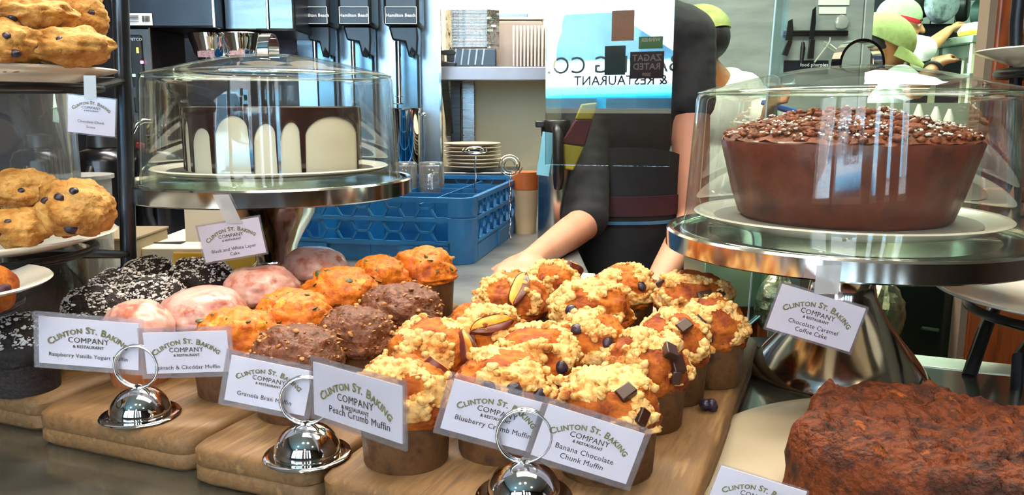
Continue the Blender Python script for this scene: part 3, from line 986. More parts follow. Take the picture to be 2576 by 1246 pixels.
def gan_bottom(a):
    """height where the ganache ends for an angle around the cake"""
    x = math.cos(a)
    if math.sin(a) < 0:
        px = 688 + x * 219
        for x0, x1, yt in ARCH:
            if x0 <= px <= x1:
                u = (px - x0) / (x1 - x0)
                top = hC * (432 - yt) / 170
                q = (u - 0.58) / (0.58 if u < 0.58 else 0.42)
                return max(0.0035, top * (0.6 + 0.4 * math.sqrt(max(0.0, 1 - q * q)) ** (1.0 if u < 0.58 else 0.6)))
        return 0.003
    f = (a * 11 / (2 * PI)) % 1
    return 0.06 + 0.01 * math.sin(a * 5) if 0.12 < f < 0.9 else 0.003
g = G()
n = 720
vs_, fs_ = [], []
K = 12
for i in range(n):
    a = 2 * PI * i / n
    zb = gan_bottom(a)
    ca, sa = math.cos(a), math.sin(a)
    th = 0.0022
    ring = [(0.0, hC + 0.0025), (rC * 0.5, hC + 0.0025), (rC - 0.003, hC + 0.0025), (rC + th * 0.6, hC + 0.001), (rC + th, hC - 0.003)]
    for k in range(1, 6):
        ring.append((rC + th, hC - 0.003 + (zb + 0.0015 - hC + 0.003) * k / 5))
    ring += [(rC + th * 0.6, zb), (rC - 0.001, zb)]
    vs_ += [(r_ * ca, r_ * sa, z_) for r_, z_ in ring]
for i in range(n):
    j = (i + 1) % n
    for k in range(K - 1):
        fs_.append((i * K + k, j * K + k, j * K + k + 1, i * K + k + 1))
g.add(vs_, fs_).build('ganache', GAN, t, smooth=40)

# the large stand with the coffee cake
CR = at(2129, 579, 0.835)
ZR = CR.z
F0 = on(2105, 968, 0.0)
stand('large silver pedestal stand under the chocolate caramel coffee cake', CR, ZR, 0.1835,
      [(0, 0), (0.089, 0.0), (0.091, 0.004), (0.090, 0.010), (0.083, 0.020), (0.074, 0.032), (0.062, 0.046), (0.050, 0.062), (0.040, 0.078), (0.034, 0.092), (0.032, 0.105), (0.036, 0.118), (0.050, ZR - 0.018), (0.055, ZR - 0.012), (0, ZR - 0.012)])
china_plate('cake_plate', 'white round plate under the domed coffee cake', (CR.x - 0.003, CR.y, ZR + 0.005), 0.152, h=0.014, flat=0.82)
dome('large clear acrylic dome over the coffee cake', CR, ZR - 0.0032, 0.1655, 0.157, 0.147, 0.024, (0.046, 0.026), R(12))
t = thing('coffee_cake', 'tall brown caramel coffee cake with sugared crumb under the dome', 'cake', (CR.x - 0.006, CR.y, ZR + 0.0115))
CRUST = mat('cake_side_crust', ['4a1c10', '6b2c18', '5a2414'], 0.42, 0, 30, bump=0.2, bscale=120, coat=0.15)
G().lathe([(0, 0), (0.128, 0), (0.129, 0.001), (0.128, 0.002), (0, 0.002)], 80).build('cake_card', PLATE_DARK, t)
rb_, rt_, hh = 0.1025, 0.1235, 0.080
G().lathe([(0, 0.002), (rb_ - 0.004, 0.002), (rb_, 0.006), (rb_ + (rt_ - rb_) * 0.35, hh * 0.35), (rb_ + (rt_ - rb_) * 0.7, hh * 0.7), (rt_, hh), (rt_ - 0.003, hh + 0.003), (0, hh + 0.006)], 120, fr=lambda a, z: 1 + 0.008 * math.sin(a * 18) * (z > 0.004) + 0.004 * nz((math.cos(a), math.sin(a), z * 8), 3)).build('cake_body', CRUST, t, smooth=60)
TOPM = mat('cake_crumb_top', ['3e180b', '8a4018', '5c2810', 'b0662c'], 0.6, 0, 45, bump=0.8, bscale=180)
g = G()
nu, nv = 110, 24
vs_, fs_ = [(0, 0, hh + 0.030)], []
for i in range(1, nv + 1):
    u = i / nv
    for j in range(nu):
        a = 2 * PI * j / nu
        p = Vector((u * math.cos(a), u * math.sin(a), 0))
        z = hh + 0.002 + 0.026 * math.cos(u * PI / 2) ** 0.8 + 0.007 * nz(p, 4, 2) * (1 - u ** 4) + 0.004 * nz(p, 14, 5) + 0.002 * nz(p, 30, 1)
        vs_.append((p.x * (rt_ - 0.001), p.y * (rt_ - 0.001), z))
fs_ = [(0, 1 + j, 1 + (j + 1) % nu) for j in range(nu)]
for i in range(nv - 1):
    for j in range(nu):
        p, q = 1 + i * nu + j, 1 + i * nu + (j + 1) % nu
        fs_.append((p, p + nu, q + nu, q))
g.add(vs_, fs_).build('crumb_crust', TOPM, t, smooth=180)
rnd = random.Random(4)
for nm, m, n, s0, s1, thr in (('crumb_topping', TOPM, 1300, 0.0012, 0.0050, -9), ('sugar_grains', SUGAR, 900, 0.0006, 0.0018, -0.06)):
    g = G()
    k = 0
    while k < n:
        u, a = math.sqrt(rnd.random()) * 0.97, rnd.uniform(0, 6.2832)
        p = Vector((u * math.cos(a), u * math.sin(a), 0))
        if nz(p, 2.6, 8) + 0.15 * p.x < thr:
            continue
        z = hh + 0.002 + 0.026 * math.cos(u * PI / 2) ** 0.8 + 0.007 * nz(p, 4, 2) * (1 - u ** 4) + 0.004 * nz(p, 14, 5)
        s = rnd.uniform(s0, s1)
        sd = rnd.random() * 40
        g.ball((p.x * rt_, p.y * rt_, z + (0.001 if nm == 'crumb_topping' else 0.0035)), (s, s, s * 0.7), 7, 5, fn=lambda q: 1 + 0.45 * nz(q, 1.6, sd) + 0.25 * nz(q, 4, sd))
        k += 1
    g.build(nm, m, t, smooth=70, recalc=False)['kind'] = 'stuff'

# hanging cards on the stands
TAPE = clear('clear_tape', 'dfe2ea', 0.06, 0.4, 0.25, haze=0.35)
def tape(label, a, b, wpx, Y0, Y1):
    p, q = at(*a, Y0), at(*b, Y1)
    x = Vector((wpx * Y0 / FPX / 2, 0, 0))
    n = Vector((0, -0.0006, 0))
    v = [p - x, p + x, q + x, q - x]
    g = G().add(v + [k + n for k in v], [(0, 3, 2, 1), (4, 5, 6, 7), (0, 1, 5, 4), (1, 2, 6, 5), (2, 3, 7, 6), (3, 0, 4, 7)])
    return tag(g.build('tape_strip', TAPE), label, 'tape')
YL, YR = CL.y - 0.1835, CR.y - 0.186
sign('name_card', 'card for the black and white layer cake hanging off its stand', (497, 572), (650, 546), (518, 661), YL, [('Black and White Layer', 0.088, 0.0, -0.28), ('Cake', 0.088, 0.0, -0.42)], margin=0.002)
tape('strip of clear tape holding the black and white cake card', (555, 490), (590, 562), 40, YL - 0.001, YL - 0.0016)
sign('name_card', 'card for the chocolate caramel coffee cake hanging off its stand', (1968, 714), (2178, 777), (1936, 826), YR, [('Chocolate Caramel', 0.084, 0.0, -0.24), ('Coffee Cake', 0.084, 0.0, -0.38)], margin=0.002)
tape('strip of clear tape holding the coffee cake card', (2085, 668), (2078, 740), 62, YR - 0.001, YR - 0.0016)

# ------------------------------------------------------------------ iron rack with plates of scones at the outer end
SCONE = mat('scone_crust', [(0.3, '7a4718'), (0.44, 'b07a38'), (0.57, 'cf9f5c'), (0.7, '9c6628')], 0.7, 0, 34, bump=1.0, bscale=170, spec=0.3)
PURPLE = mat('berry_stain', ['2a1020', '4a1c2e'], 0.5, 0, 60)
def scone(label, c, r, seed, berries=(), rot=0.0, group='berry scones on the iron rack', tilt=0.0):
    t = thing('scone', label, 'scone', c, rot, group)
    t.rotation_euler = (tilt, 0, rot)
    f = lambda q: 1 + 0.22 * nz(q, 1.6, seed) + 0.12 * nz(q, 4.0, seed) + 0.05 * nz(q, 9, seed) + 0.025 * nz(q, 20, seed)
    G().ball((0, 0, 0), r, 56, 36, fn=f).build('scone_crumb', SCONE, t, smooth=180)
    for a, e, s in berries:
        s *= 0.78
        d = Vector((math.cos(R(e)) * math.cos(R(a)), math.cos(R(e)) * math.sin(R(a)), math.sin(R(e))))
        p = Vector((d.x * r[0], d.y * r[1], d.z * r[2])) * f(d)
        G().ball(p * (1 - 0.35 * s / max(r)), (s * 0.85, s * 0.85, s * 0.7), 12, 8, fn=lambda q: 1 + 0.14 * nz(q, 3, seed + a)).build('berry', BERRY, t, smooth=180)
YK = 0.80
pc = at(-40, 178, YK)
rk = thing('plate_rack', 'black iron rack with uprights holding the scone plates', 'rack')
p0, p1 = at(303, 0, 0.93), at(325, 690, 0.93)
pd = (p1 - p0)
pb = p0 + pd * ((BT - p0.z) / pd.z) if abs(pd.z) > 1e-6 else p1
pb.z = BT
pt_ = p0 - pd.normalized() * 0.25
G().tube([pb, p0, pt_], 0.0088, 16).build('upright', mat('grey_iron', ['3c4148', '4c525a'], 0.3, 0.85, 20), rk, smooth=60)
x2 = Vector((-1.25, 0, 0))
G().tube([pb + x2, pt_ + x2], 0.0088, 12).build('upright', IRON, rk, smooth=60)
def bar(a, b, r=0.004):
    G().tube([a, b], r, 8).build('cross_bar', IRON, rk)
def ringbar(c, r):
    G().tube([(c.x + r * math.cos(2 * PI * i / 56), c.y + r * math.sin(2 * PI * i / 56), c.z) for i in range(56)], 0.004, 8, True).build('plate_ring', IRON, rk, smooth=180)
zb = at(280, 203, 0.93).z
up = p0 + pd * ((zb - p0.z) / pd.z)
bar(up, up + x2)
up2 = p0 + pd * ((at(280, 640, 0.93).z - p0.z) / pd.z)
bar(up2, up2 + x2, 0.005)
c1 = Vector((pc.x, YK, at(0, 176, YK).z))
china_plate('serving_plate', 'white plate of scones on the top tier of the iron rack', (c1.x, c1.y, c1.z - 0.012), 0.117, h=0.014, flat=0.7)
ringbar(c1 + Vector((0, 0, -0.017)), 0.10)
bar(Vector((c1.x + 0.10, c1.y, c1.z - 0.017)), up, 0.004)
c2 = Vector((at(-38, 600, 0.78).x, 0.78, at(0, 598, 0.78).z))
china_plate('serving_plate', 'white plate of scones on the middle tier of the iron rack', (c2.x, c2.y, c2.z - 0.010), 0.117, h=0.014, flat=0.7)
ringbar(c2 + Vector((0, 0, -0.015)), 0.095)
bar(Vector((c2.x + 0.095, c2.y, c2.z - 0.015)), up2, 0.004)
c3 = Vector((at(-170, 735, 0.64).x, 0.64, at(0, 742, 0.64).z))
china_plate('serving_plate', 'white plate with berry stains on the low tier of the rack', (c3.x, c3.y, c3.z - 0.006), 0.086, h=0.016, flat=0.62)
ringbar(c3 + Vector((0, 0, -0.011)), 0.06)
bar(Vector((c3.x, c3.y + 0.06, c3.z - 0.011)), Vector((c3.x - 0.25, 0.93, c3.z - 0.011)), 0.004)
def sc(label, px, py, Y, r, seed, **kw):
    scone(label, at(px, py, Y), r, seed, **kw)
sc('flat scone at the edge of the top plate, closest to the pole', 170, 116, 0.76, (0.039, 0.036, 0.0175), 3, berries=((250, -10, 0.007), (280, 15, 0.005), (225, 10, 0.005)), rot=0.1)
sc('berry scone half hidden at the outer end of the top plate', 8, 112, 0.73, (0.034, 0.034, 0.022), 5, berries=((290, 15, 0.006), (300, -25, 0.007)), rot=0.3)
sc('pale scone lying on top of the others on the top plate', 62, 40, 0.76, (0.040, 0.036, 0.0165), 7, berries=((270, -20, 0.007), (250, -35, 0.006)), rot=0.2)
sc('steep scone leaning at the back of the top plate', 180, 36, 0.83, (0.034, 0.032, 0.028), 9, berries=((285, 0, 0.006),), rot=0.8)
sc('large scone with big blueberries beside the pole on the middle plate', 190, 524, 0.735, (0.034, 0.030, 0.0265), 12, berries=((278, -42, 0.011), (262, 32, 0.008), (240, 22, 0.006), (290, 40, 0.006)), rot=0.1)
sc('scone with one blueberry stacked on the middle plate', 52, 478, 0.755, (0.033, 0.031, 0.0185), 15, berries=((245, 5, 0.010), (300, 5, 0.005)), rot=0.0)
sc('scone at the base of the stack on the middle plate', 55, 572, 0.72, (0.030, 0.030, 0.017), 18, berries=((240, 0, 0.008), (255, 30, 0.005)), rot=0.4)
t = thing('berry_tart', 'slice of orange and dark berry tart on the low plate', 'tart', at(-14, 726, 0.62))
G().ball((0, 0, 0), (0.016, 0.016, 0.019), 36, 22, fn=lambda q: 1 + 0.15 * nz(q, 2, 3)).build('crust', CAP['peach'][0], t, smooth=180)
for i, a in enumerate((215, 250, 290, 330)):
    G().ball((0.013 * math.cos(R(a)), 0.013 * math.sin(R(a)), 0.011 - 0.010 * (i % 2)), 0.0055, 12, 8).build('berry', PURPLE, t, smooth=180)

sign('name_card', 'small card for the chocolate chunk scones hanging under the top plate', (172, 239), (291, 252), (169, 331), 0.70, [('Chocolate Chunk', 0.088, 0.0, -0.20), ('Scone', 0.088, 0.0, -0.34)], margin=0.0012)
tape('strip of pale tape holding the chocolate chunk scone card', (226, 190), (228, 250), 30, 0.6985, 0.6985)
# glass dome and bowl standing behind the scones
JAR = clear('jar_glass', 'dfe4e6', 0.05, 0.8, 0.01, haze=0.05)
cj = at(-10, 300, 1.0)
t = thing('glass_jar', 'tall clear glass jar with lid behind the middle scones', 'jar', (cj.x, cj.y, 0.0))
zj = at(0, 216, 1.0).z
G().lathe([(0.0, 0.0), (0.084, 0.0), (0.086, 0.004), (0.086, zj - 0.004), (0.083, zj)], 64).build('jar_body', JAR, t, smooth=50)
G().lathe([(0.090, zj + 0.001), (0.090, zj + 0.012), (0.03, zj + 0.022), (0.012, zj + 0.028), (0.016, zj + 0.044), (0.0, zj + 0.05)], 48).build('lid', JAR, t, smooth=50)
G().lathe([(0, 0.004), (0.083, 0.004), (0.083, zj * 0.55), (0, zj * 0.56)], 40).build('dark_filling', mat('coffee_beans', ['0f0c0c', '241a17'], 0.5, 0, 90, bump=0.8, bscale=120), t)
cb = at(196, 480, 1.12)
t = thing('plastic_tub', 'clear plastic tub behind the scone with big blueberries', 'tub', (cb.x, cb.y, 0.0))
zt2, zb2 = at(196, 440, 1.12).z, 0.0
G().lathe([(0.0, 0.0), (0.036, 0.0), (0.043, zt2 - 0.006), (0.047, zt2 - 0.005), (0.047, zt2), (0.0445, zt2)], 48).build('tub_wall', clear('tub_plastic', 'd6d6d2', 0.08, 0.6, 0.15, haze=0.22), t, smooth=50)

# ------------------------------------------------------------------ iron rack and plates beyond the coffee cake
rr = thing('plate_rack', 'black iron rack with curved legs holding empty white plates', 'rack')
q0, q1 = at(2562, 150, 0.93), at(2562, 700, 0.93)
Yr = 0.90
lp = [at(2556, 60, 1.02), at(2553, 300, 1.02), at(2550, 620, 1.02), at(2520, 730, 1.0), at(2475, 835, 0.86), at(2436, 965, 0.84)]
lp[-1].z = 0.0
G().tube([lp[0] + Vector((0, 0, 0.3))] + lp, 0.0075, 10).build('leg', IRON, rr, smooth=60)
leg2 = [at(2600, 850, 0.86), at(2562, 900, 0.80), at(2556, 985, 0.80)]
leg2[-1].z = 0.0
G().tube(leg2, 0.006, 10).build('leg', IRON, rr, smooth=60)
cP2 = Vector((at(2780, 760, 0.78).x, 0.80, at(2400, 752, 0.80).z))
china_plate('serving_plate', 'empty white plate on the low tier of the iron rack', (cP2.x, cP2.y, cP2.z - 0.010), 0.142, h=0.016, flat=0.7)
G().tube([(cP2.x + 0.108 * math.cos(2 * PI * i / 56), cP2.y + 0.108 * math.sin(2 * PI * i / 56), cP2.z - 0.015) for i in range(56)], 0.005, 8, True).build('plate_ring', IRON, rr, smooth=180)
cP1 = Vector((at(2800, 150, 0.95).x, 0.95, at(2500, 135, 0.95).z))
china_plate('serving_plate', 'empty white plate on the high tier beside the wooden column', (cP1.x, cP1.y, cP1.z - 0.016), 0.140, h=0.022, flat=0.66)
G().tube([(cP1.x + 0.112 * math.cos(2 * PI * i / 56), cP1.y + 0.112 * math.sin(2 * PI * i / 56), cP1.z - 0.021) for i in range(56)], 0.006, 8, True).build('plate_ring', IRON, rr, smooth=180)

# ------------------------------------------------------------------ flat brown coffee cake on a cream plate
CK = Vector((0.325, 0.550, 0.0))
china_plate('cake_plate', 'round cream plate under the flat brown coffee cake', CK, 0.193, mat('cream_plate', ['a89c84', 'b8ad95'], 0.3, 0, 6, coat=0.3), h=0.014, flat=0.8)
KA = R(-33)
kc = on(2080, 930, 0.060)
kc = Vector((kc.x, kc.y, 0)) + Vector((math.cos(KA), math.sin(KA), 0)) * 0.150 - Vector((-math.sin(KA), math.cos(KA), 0)) * 0.088
t = thing('coffee_cake', 'flat rough brown coffee cake with caramelised top on cream plate', 'cake', (kc.x, kc.y, 0.0055), KA)
CAR = mat('caramel_crust', [(0.28, '200b03'), (0.42, '451a06'), (0.52, '6b2f09'), (0.62, '3b1606'), (0.72, '9c4e10')], 0.6, 0, 42, stretch=(1, 1.5, 1), bump=1.0, bscale=230, spec=0.3)
def cake_r(a):
    d = Vector((math.cos(a), math.sin(a), 0))
    q = (abs(d.x / 0.150) ** 5 + abs(d.y / 0.088) ** 5) ** (-1 / 5)
    return q * (1 + 0.03 * nz(d, 2.2, 3) + 0.025 * nz(d, 7, 1) + 0.014 * nz(d, 18, 6))
g = G()
nu, nr = 340, 64
vs_, fs_ = [], []
prof = [(0.985, 0.0), (1.0, 0.008), (0.995, 0.020), (1.0, 0.032), (0.985, 0.043), (0.96, 0.050)]
prof += [(0.93 * (1 - k / nr), 0.054) for k in range(nr)]
K = len(prof)
for i in range(nu):
    a = 2 * PI * i / nu
    for k, (q, z) in enumerate(prof):
        r_ = cake_r(a) * q
        p = Vector((r_ * math.cos(a), r_ * math.sin(a), z))
        if k >= 4:
            p.z += 0.010 * nz((p.x, p.y * 1.8, 0), 22, 3) + 0.005 * nz((p.x, p.y * 1.5, 0), 55, 1) + 0.0035 * nz((p.x, p.y, 0), 130, 2) + 0.0018 * nz((p.x, p.y, 0), 300, 4)
        else:
            d = 0.0035 * nz(p, 45, 2) + 0.002 * nz(p, 120, 5)
            p.x += d * math.cos(a); p.y += d * math.sin(a)
        vs_.append(p)
vs_.append((0, 0, 0.054))
for i in range(nu):
    j = (i + 1) % nu
    for k in range(K - 1):
        fs_.append((i * K + k, j * K + k, j * K + k + 1, i * K + k + 1))
    fs_.append((i * K + K - 1, j * K + K - 1, nu * K))
fs_.append(tuple(i * K for i in range(nu))[::-1])
g.add(vs_, fs_).build('cake_crumb', CAR, t, smooth=180)
sign('name_card', 'white card lying against the cream plate of the brown coffee cake', (1815, 1172), (2030, 1238), (1780, 1290), 0.44, [], margin=0.001)

# ------------------------------------------------------------------ blue glass rack
RA = R(-11.5)
rc_ = on(1188, 668, 0.0)
RX = Matrix.Translation(rc_) @ Matrix.Rotation(RA, 4, 'Z')
t = thing('glass_rack', 'blue plastic dishwasher glass rack with honeycomb sides', 'rack', rc_, RA)
S, RH = 0.50, 0.122
# local frame: near right corner at the origin, x runs to -S, y to +S
def hexbars(g, L, z0, z1, s, place, w=0.0036, th=0.005):
    """honeycomb bars between heights z0 and z1 along a wall of length L"""
    hx, hy = s * 1.5, s * math.sqrt(3)
    done = set()
    i = 0
    for i in range(-1, int(L / hx) + 2):
        for j in range(-1, int((z1 - z0) / hy) + 2):
            cx, cy = i * hx, z0 + j * hy + (hy / 2 if i % 2 else 0)
            pts = [(cx + s * math.cos(R(60 * k)), cy + s * math.sin(R(60 * k))) for k in range(6)]
            for k in range(6):
                p, q = pts[k], pts[(k + 1) % 6]
                key = (round((p[0] + q[0]) / 2, 4), round((p[1] + q[1]) / 2, 4))
                if key in done:
                    continue
                done.add(key)
                # clip to the panel
                (x0, y0), (x1, y1) = p, q
                ok = True
                for _ in range(2):
                    if y0 > y1:
                        x0, y0, x1, y1 = x1, y1, x0, y0
                    if y1 < z0 or y0 > z1:
                        ok = False
                        break
                    if y0 < z0:
                        x0 += (x1 - x0) * (z0 - y0) / (y1 - y0); y0 = z0
                    if y1 > z1:
                        x1 = x0 + (x1 - x0) * (z1 - y0) / (y1 - y0); y1 = z1
                if not ok or min(x0, x1) < 0.0 or max(x0, x1) > L:
                    continue
                ln = math.hypot(x1 - x0, y1 - y0)
                if ln < 0.002:
                    continue
                place(g, (x0 + x1) / 2, (y0 + y1) / 2, ln + w * 0.5, math.atan2(y1 - y0, x1 - x0), w, th)
zA, zB, zC, zD = 0.040, 0.078, 0.084, 0.114
INS = 0.042
for side, nm in enumerate(('front', 'right', 'back', 'left')):
    g = G()
    L = S - 2 * INS
    T = {0: Matrix.Translation((-S + INS, 0.004, 0)), 1: Matrix.Translation((-0.004, INS, 0)) @ Matrix.Rotation(PI / 2, 4, 'Z'),
         2: Matrix.Translation((-S + INS, S - 0.004, 0)), 3: Matrix.Translation((-S + 0.004, INS, 0)) @ Matrix.Rotation(PI / 2, 4, 'Z')}[side]
    g.M = T
    def place(g, x, z, ln, ang, w, th):
        g.box((x, 0, z), (ln, th, w), rot=(0, -ang, 0))
    hexbars(g, L, zA, zB, 0.0205, place)
    hexbars(g, L, zC, zD, 0.0205, place)
    g.box((L / 2, 0, zB + 0.003), (L, 0.009, 0.007))
    g.box((L / 2, 0, zD + 0.004), (L, 0.010, 0.009))
    # lower band with a sunk grip
    g.box((L * 0.5, 0, 0.036), (L, 0.008, 0.008))
    g.box((L * 0.21, 0, 0.018), (L * 0.42, 0.008, 0.034))
    g.box((L * 0.88, 0, 0.018), (L * 0.24, 0.008, 0.034))
    g.box((L * 0.59, 0.005 if side in (0, 3) else -0.005, 0.016), (L * 0.36, 0.003, 0.032))
    g.build('honeycomb_wall', BLUE, t, smooth=30)
for cx, cy, a0 in ((-0.0, 0.0, -90), (0.0, S, 0), (-S, S, 90), (-S, 0.0, 180)):
    g = G()
    sx, sy = (-1 if cx == 0 else 1), (1 if cy == 0 else -1)
    r_ = 0.028
    ox, oy = cx + sx * r_, cy + sy * r_
    arc_o = [(ox + r_ * math.cos(R(a0 + 90 * i / 6)), oy + r_ * math.sin(R(a0 + 90 * i / 6))) for i in range(7)]
    e0_ = (arc_o[0][0] + (sx * 0.018 if abs(arc_o[0][1] - cy) < 1e-4 else 0), arc_o[0][1] + (sy * 0.018 if abs(arc_o[0][0] - cx) < 1e-4 else 0))
    e1_ = (arc_o[-1][0] + (sx * 0.018 if abs(arc_o[-1][1] - cy) < 1e-4 else 0), arc_o[-1][1] + (sy * 0.018 if abs(arc_o[-1][0] - cx) < 1e-4 else 0))
    outer = [e0_] + arc_o + [e1_]
    inn = [(x + (ox - x) * 0.22, y + (oy - y) * 0.22) for x, y in outer]
    g.prism(outer + inn[::-1], 0.084)
    g.prism([(x * 0.999, y) for x, y in outer + inn[::-1]], 0.036, off=0.087)
    g.build('corner_post', BLUE, t, smooth=40, bevel=0.001)
for k in range(1, 5):
    for ax in (0, 1):
        g = G()
        if ax == 0:
            g.box((-S / 2, S * k / 5, 0.060), (S - 0.012, 0.003, 0.100))
        else:
            g.box((-S * k / 5, S / 2, 0.060), (0.003, S - 0.012, 0.100))
        g.build('divider', BLUE, t)
G().box((-S / 2, S / 2, 0.006), (S - 0.02, S - 0.02, 0.006)).build('rack_floor', BLUE, t)
def rk(x, y, z=0.0):
    return RX @ Vector((x, y, z))

# upturned tumblers at the far side of the rack
TUM = clear('tumbler_glass', 'e6eaea', 0.08, 0.85, 0.0, haze=0.08)
for px, lb in ((1018, 'clear tumbler upturned in the blue rack beside the cake stand'), (1085, 'clear tumbler upturned in the blue rack beside the plates')):
    b = at(px, 430, 1.80)
    tt = thing('tumbler', lb, 'glass', (b.x, b.y, 0.012), 0, 'tumblers in the rack')
    zt = at(px, 408, 1.80).z - 0.012
    G().lathe([(0.029, 0), (0.031, 0.002), (0.028, zt - 0.004), (0.025, zt), (0, zt), (0, zt - 0.006), (0.0245, zt - 0.008), (0.0275, 0.002)], 32).build('glass_wall', TUM, tt, smooth=50)
# wire card stands with round heads sticking out of the rack
def spiral(label, base, zt, r, tilt):
    tt = thing('wire_card_stand', label, 'card stand', base)
    h = zt - base.z
    pts = [(0.0016 * math.cos(i * 1.1), 0.0016 * math.sin(i * 1.1), h * i / 24) for i in range(25)]
    G().tube(pts, 0.0016, 6).build('twisted_stem', CHROME, tt, smooth=60)
    m = Matrix.Translation((0, 0, h + r * math.sin(abs(tilt)) * 0.6)) @ Matrix.Rotation(tilt, 4, 'X')
    pts = []
    for i in range(90):
        a = i / 90 * 2 * PI * 3.0
        q = r * (0.35 + 0.65 * i / 90)
        pts.append(m @ Vector((q * math.cos(a), q * math.sin(a), 0.0)))
    G().tube(pts, 0.0013, 6).build('wire_coil', CHROME, tt, smooth=60)
b = at(1196, 430, 1.72)
spiral('twisted wire card stand with a flat coil head before the plates', Vector((b.x, b.y, 0.012)), at(1196, 383, 1.72).z, 0.030, 0.22)
b = at(1283, 452, 1.70)
spiral('wire card stand with an upright round coil beside the carafe', Vector((b.x, b.y, 0.012)), at(1290, 432, 1.70).z, 0.026, 1.15)

# ------------------------------------------------------------------ stack of plates
sp = at(1186, 430, 2.0)
zs = at(1186, 362, 2.0).z
box_h = sp.z
tt = thing('plate_riser', 'dark shelf riser under the stack of plates', 'riser', (sp.x + 0.01, sp.y + 0.085, 0))
G().box((0, 0.02, sp.z / 2 - 0.002), (0.22, 0.2, sp.z - 0.004)).build('riser_body', DARKSTEEL, tt, bevel=0.003)
STONEW = mat('stoneware', ['b5a48f', 'c5b6a2'], 0.35, 0, 6, coat=0.2)
n = 7
stepz = (zs - sp.z) / n
NAMES = ['bottom', 'second', 'third', 'fourth', 'fifth', 'sixth', 'top']
for i in range(n):
    o = G().lathe([(0, 0), (0.046, 0), (0.050, 0.001), (0.070, stepz * 0.75), (0.072, stepz * 0.9), (0.070, stepz), (0.052, stepz * 0.55), (0, stepz * 0.45)], 56).build('dinner_plate', STONEW, smooth=50, loc=(sp.x + (0.004 if i < 3 else -0.001) + 0.001 * (i % 2), sp.y + 0.072, sp.z + i * stepz))
    tag(o, f'beige stoneware plate, {NAMES[i]} of the stack by the beige wall', 'plate', 'stacked stoneware plates')

# ------------------------------------------------------------------ steel carafe
cb = on(1398, 597, 0.0)
cb = Vector((0.093, 1.74, 0))
t = thing('thermal_carafe', 'tall steel thermal carafe with black handle and blue tag', 'carafe', cb)
zt = at(1398, 345, 1.70).z
G().lathe([(0, 0), (0.036, 0), (0.0375, 0.004), (0.0375, zt - 0.05), (0.034, zt - 0.025), (0.030, zt)], 48).build('body', mat('carafe_steel', ['b0aeab', 'bdbbb8'], 0.2, 1.0, 4), t, smooth=50)
G().lathe([(0, zt), (0.031, zt), (0.032, zt + 0.012), (0.031, zt + 0.032), (0.026, zt + 0.036), (0, zt + 0.036)], 40).build('lid', BLACK, t, smooth=50)
G().box((-0.034, -0.012, zt + 0.026), (0.02, 0.016, 0.014)).build('spout', BLACK, t, bevel=0.003)
G().tube([(0.0, -0.034, zt + 0.02), (0.001, -0.052, zt + 0.008), (0.002, -0.058, zt - 0.03), (0.003, -0.056, zt - 0.08), (0.003, -0.042, zt - 0.105)], [0.008, 0.011, 0.012, 0.012, 0.009], 12).build('handle', BLACK, t, smooth=60)
G().box((-0.023, -0.040, zt - 0.035), (0.026, 0.002, 0.09), rot=(0, R(8), 0)).build('paper_tag', mat('tag_blue', ['7fcbe8', '9edaf0'], 0.5, 0, 8), t)
t = thing('orange_tub', 'small brown tub beside the blue rack and carafe', 'tub', at(1322, 520, 1.86) * 1.0)
t.location.z = 0.0
z2 = at(1322, 432, 1.86).z
G().lathe([(0, 0), (0.024, 0), (0.03, z2 - 0.045), (0.031, z2 - 0.04), (0, z2 - 0.04)], 32).build('tub_body', mat('cream_tub', ['b59a78', 'c8ae8c'], 0.5, 0, 8), t)
G().lathe([(0.031, z2 - 0.039), (0.032, z2), (0, z2)], 32).build('tub_sleeve', mat('amber_tub', ['9c4f22', 'b8642d'], 0.4, 0, 8), t)

# ------------------------------------------------------------------ wall shelf with its load
YS = 2.36
s0, s1 = at(1090, 168, YS), at(1468, 180, YS)
zt = at(1270, 168, YS).z
zb = at(1270, 203, YS).z
t = thing('wall_shelf', 'stainless steel wall shelf on diagonal brackets', 'shelf', (0, 0, 0))
G().box(((s0.x + s1.x) / 2, YS + 0.14, zt - 0.006), (s1.x - s0.x, 0.30, 0.012)).build('shelf_board', STEEL, t)
G().box(((s0.x + s1.x) / 2, YS - 0.006, (zt + zb) / 2), (s1.x - s0.x, 0.010, zt - zb)).build('front_lip', mat('shelf_lip_steel', ['8f8990', 'a59fa3'], 0.35, 0.85, 6), t, bevel=0.003)
for x in (s0.x + 0.025, s1.x - 0.03):
    zz = at(1160, 345, 2.62).z
    G().prism([(YS + 0.02, zt - 0.012), (YS + 0.05, zt - 0.012), (2.64, zz + 0.03), (2.64, zz)], 0.02, 'x', x - 0.01).build('bracket', DARKSTEEL, t)
    G().box((x, 2.642, (zt + zz) / 2), (0.03, 0.012, zt - zz)).build('wall_strip', STEEL, t)
for k, (x0, x1) in enumerate(((1133, 1160), (1162, 1195))):
    a, b = at(x0, 200, 2.63), at(x1, 355, 2.63)
    tag(G().box(((a.x + b.x) / 2, 2.635, (a.z + b.z) / 2 - 0.05), (b.x - a.x, 0.02, a.z - b.z + 0.1)).build('wall_channel', STEEL if k else DARKSTEEL, bevel=0.002), ['narrow dark', 'wider bright'][k] + ' steel channel on the beige wall under the shelf', 'channel')
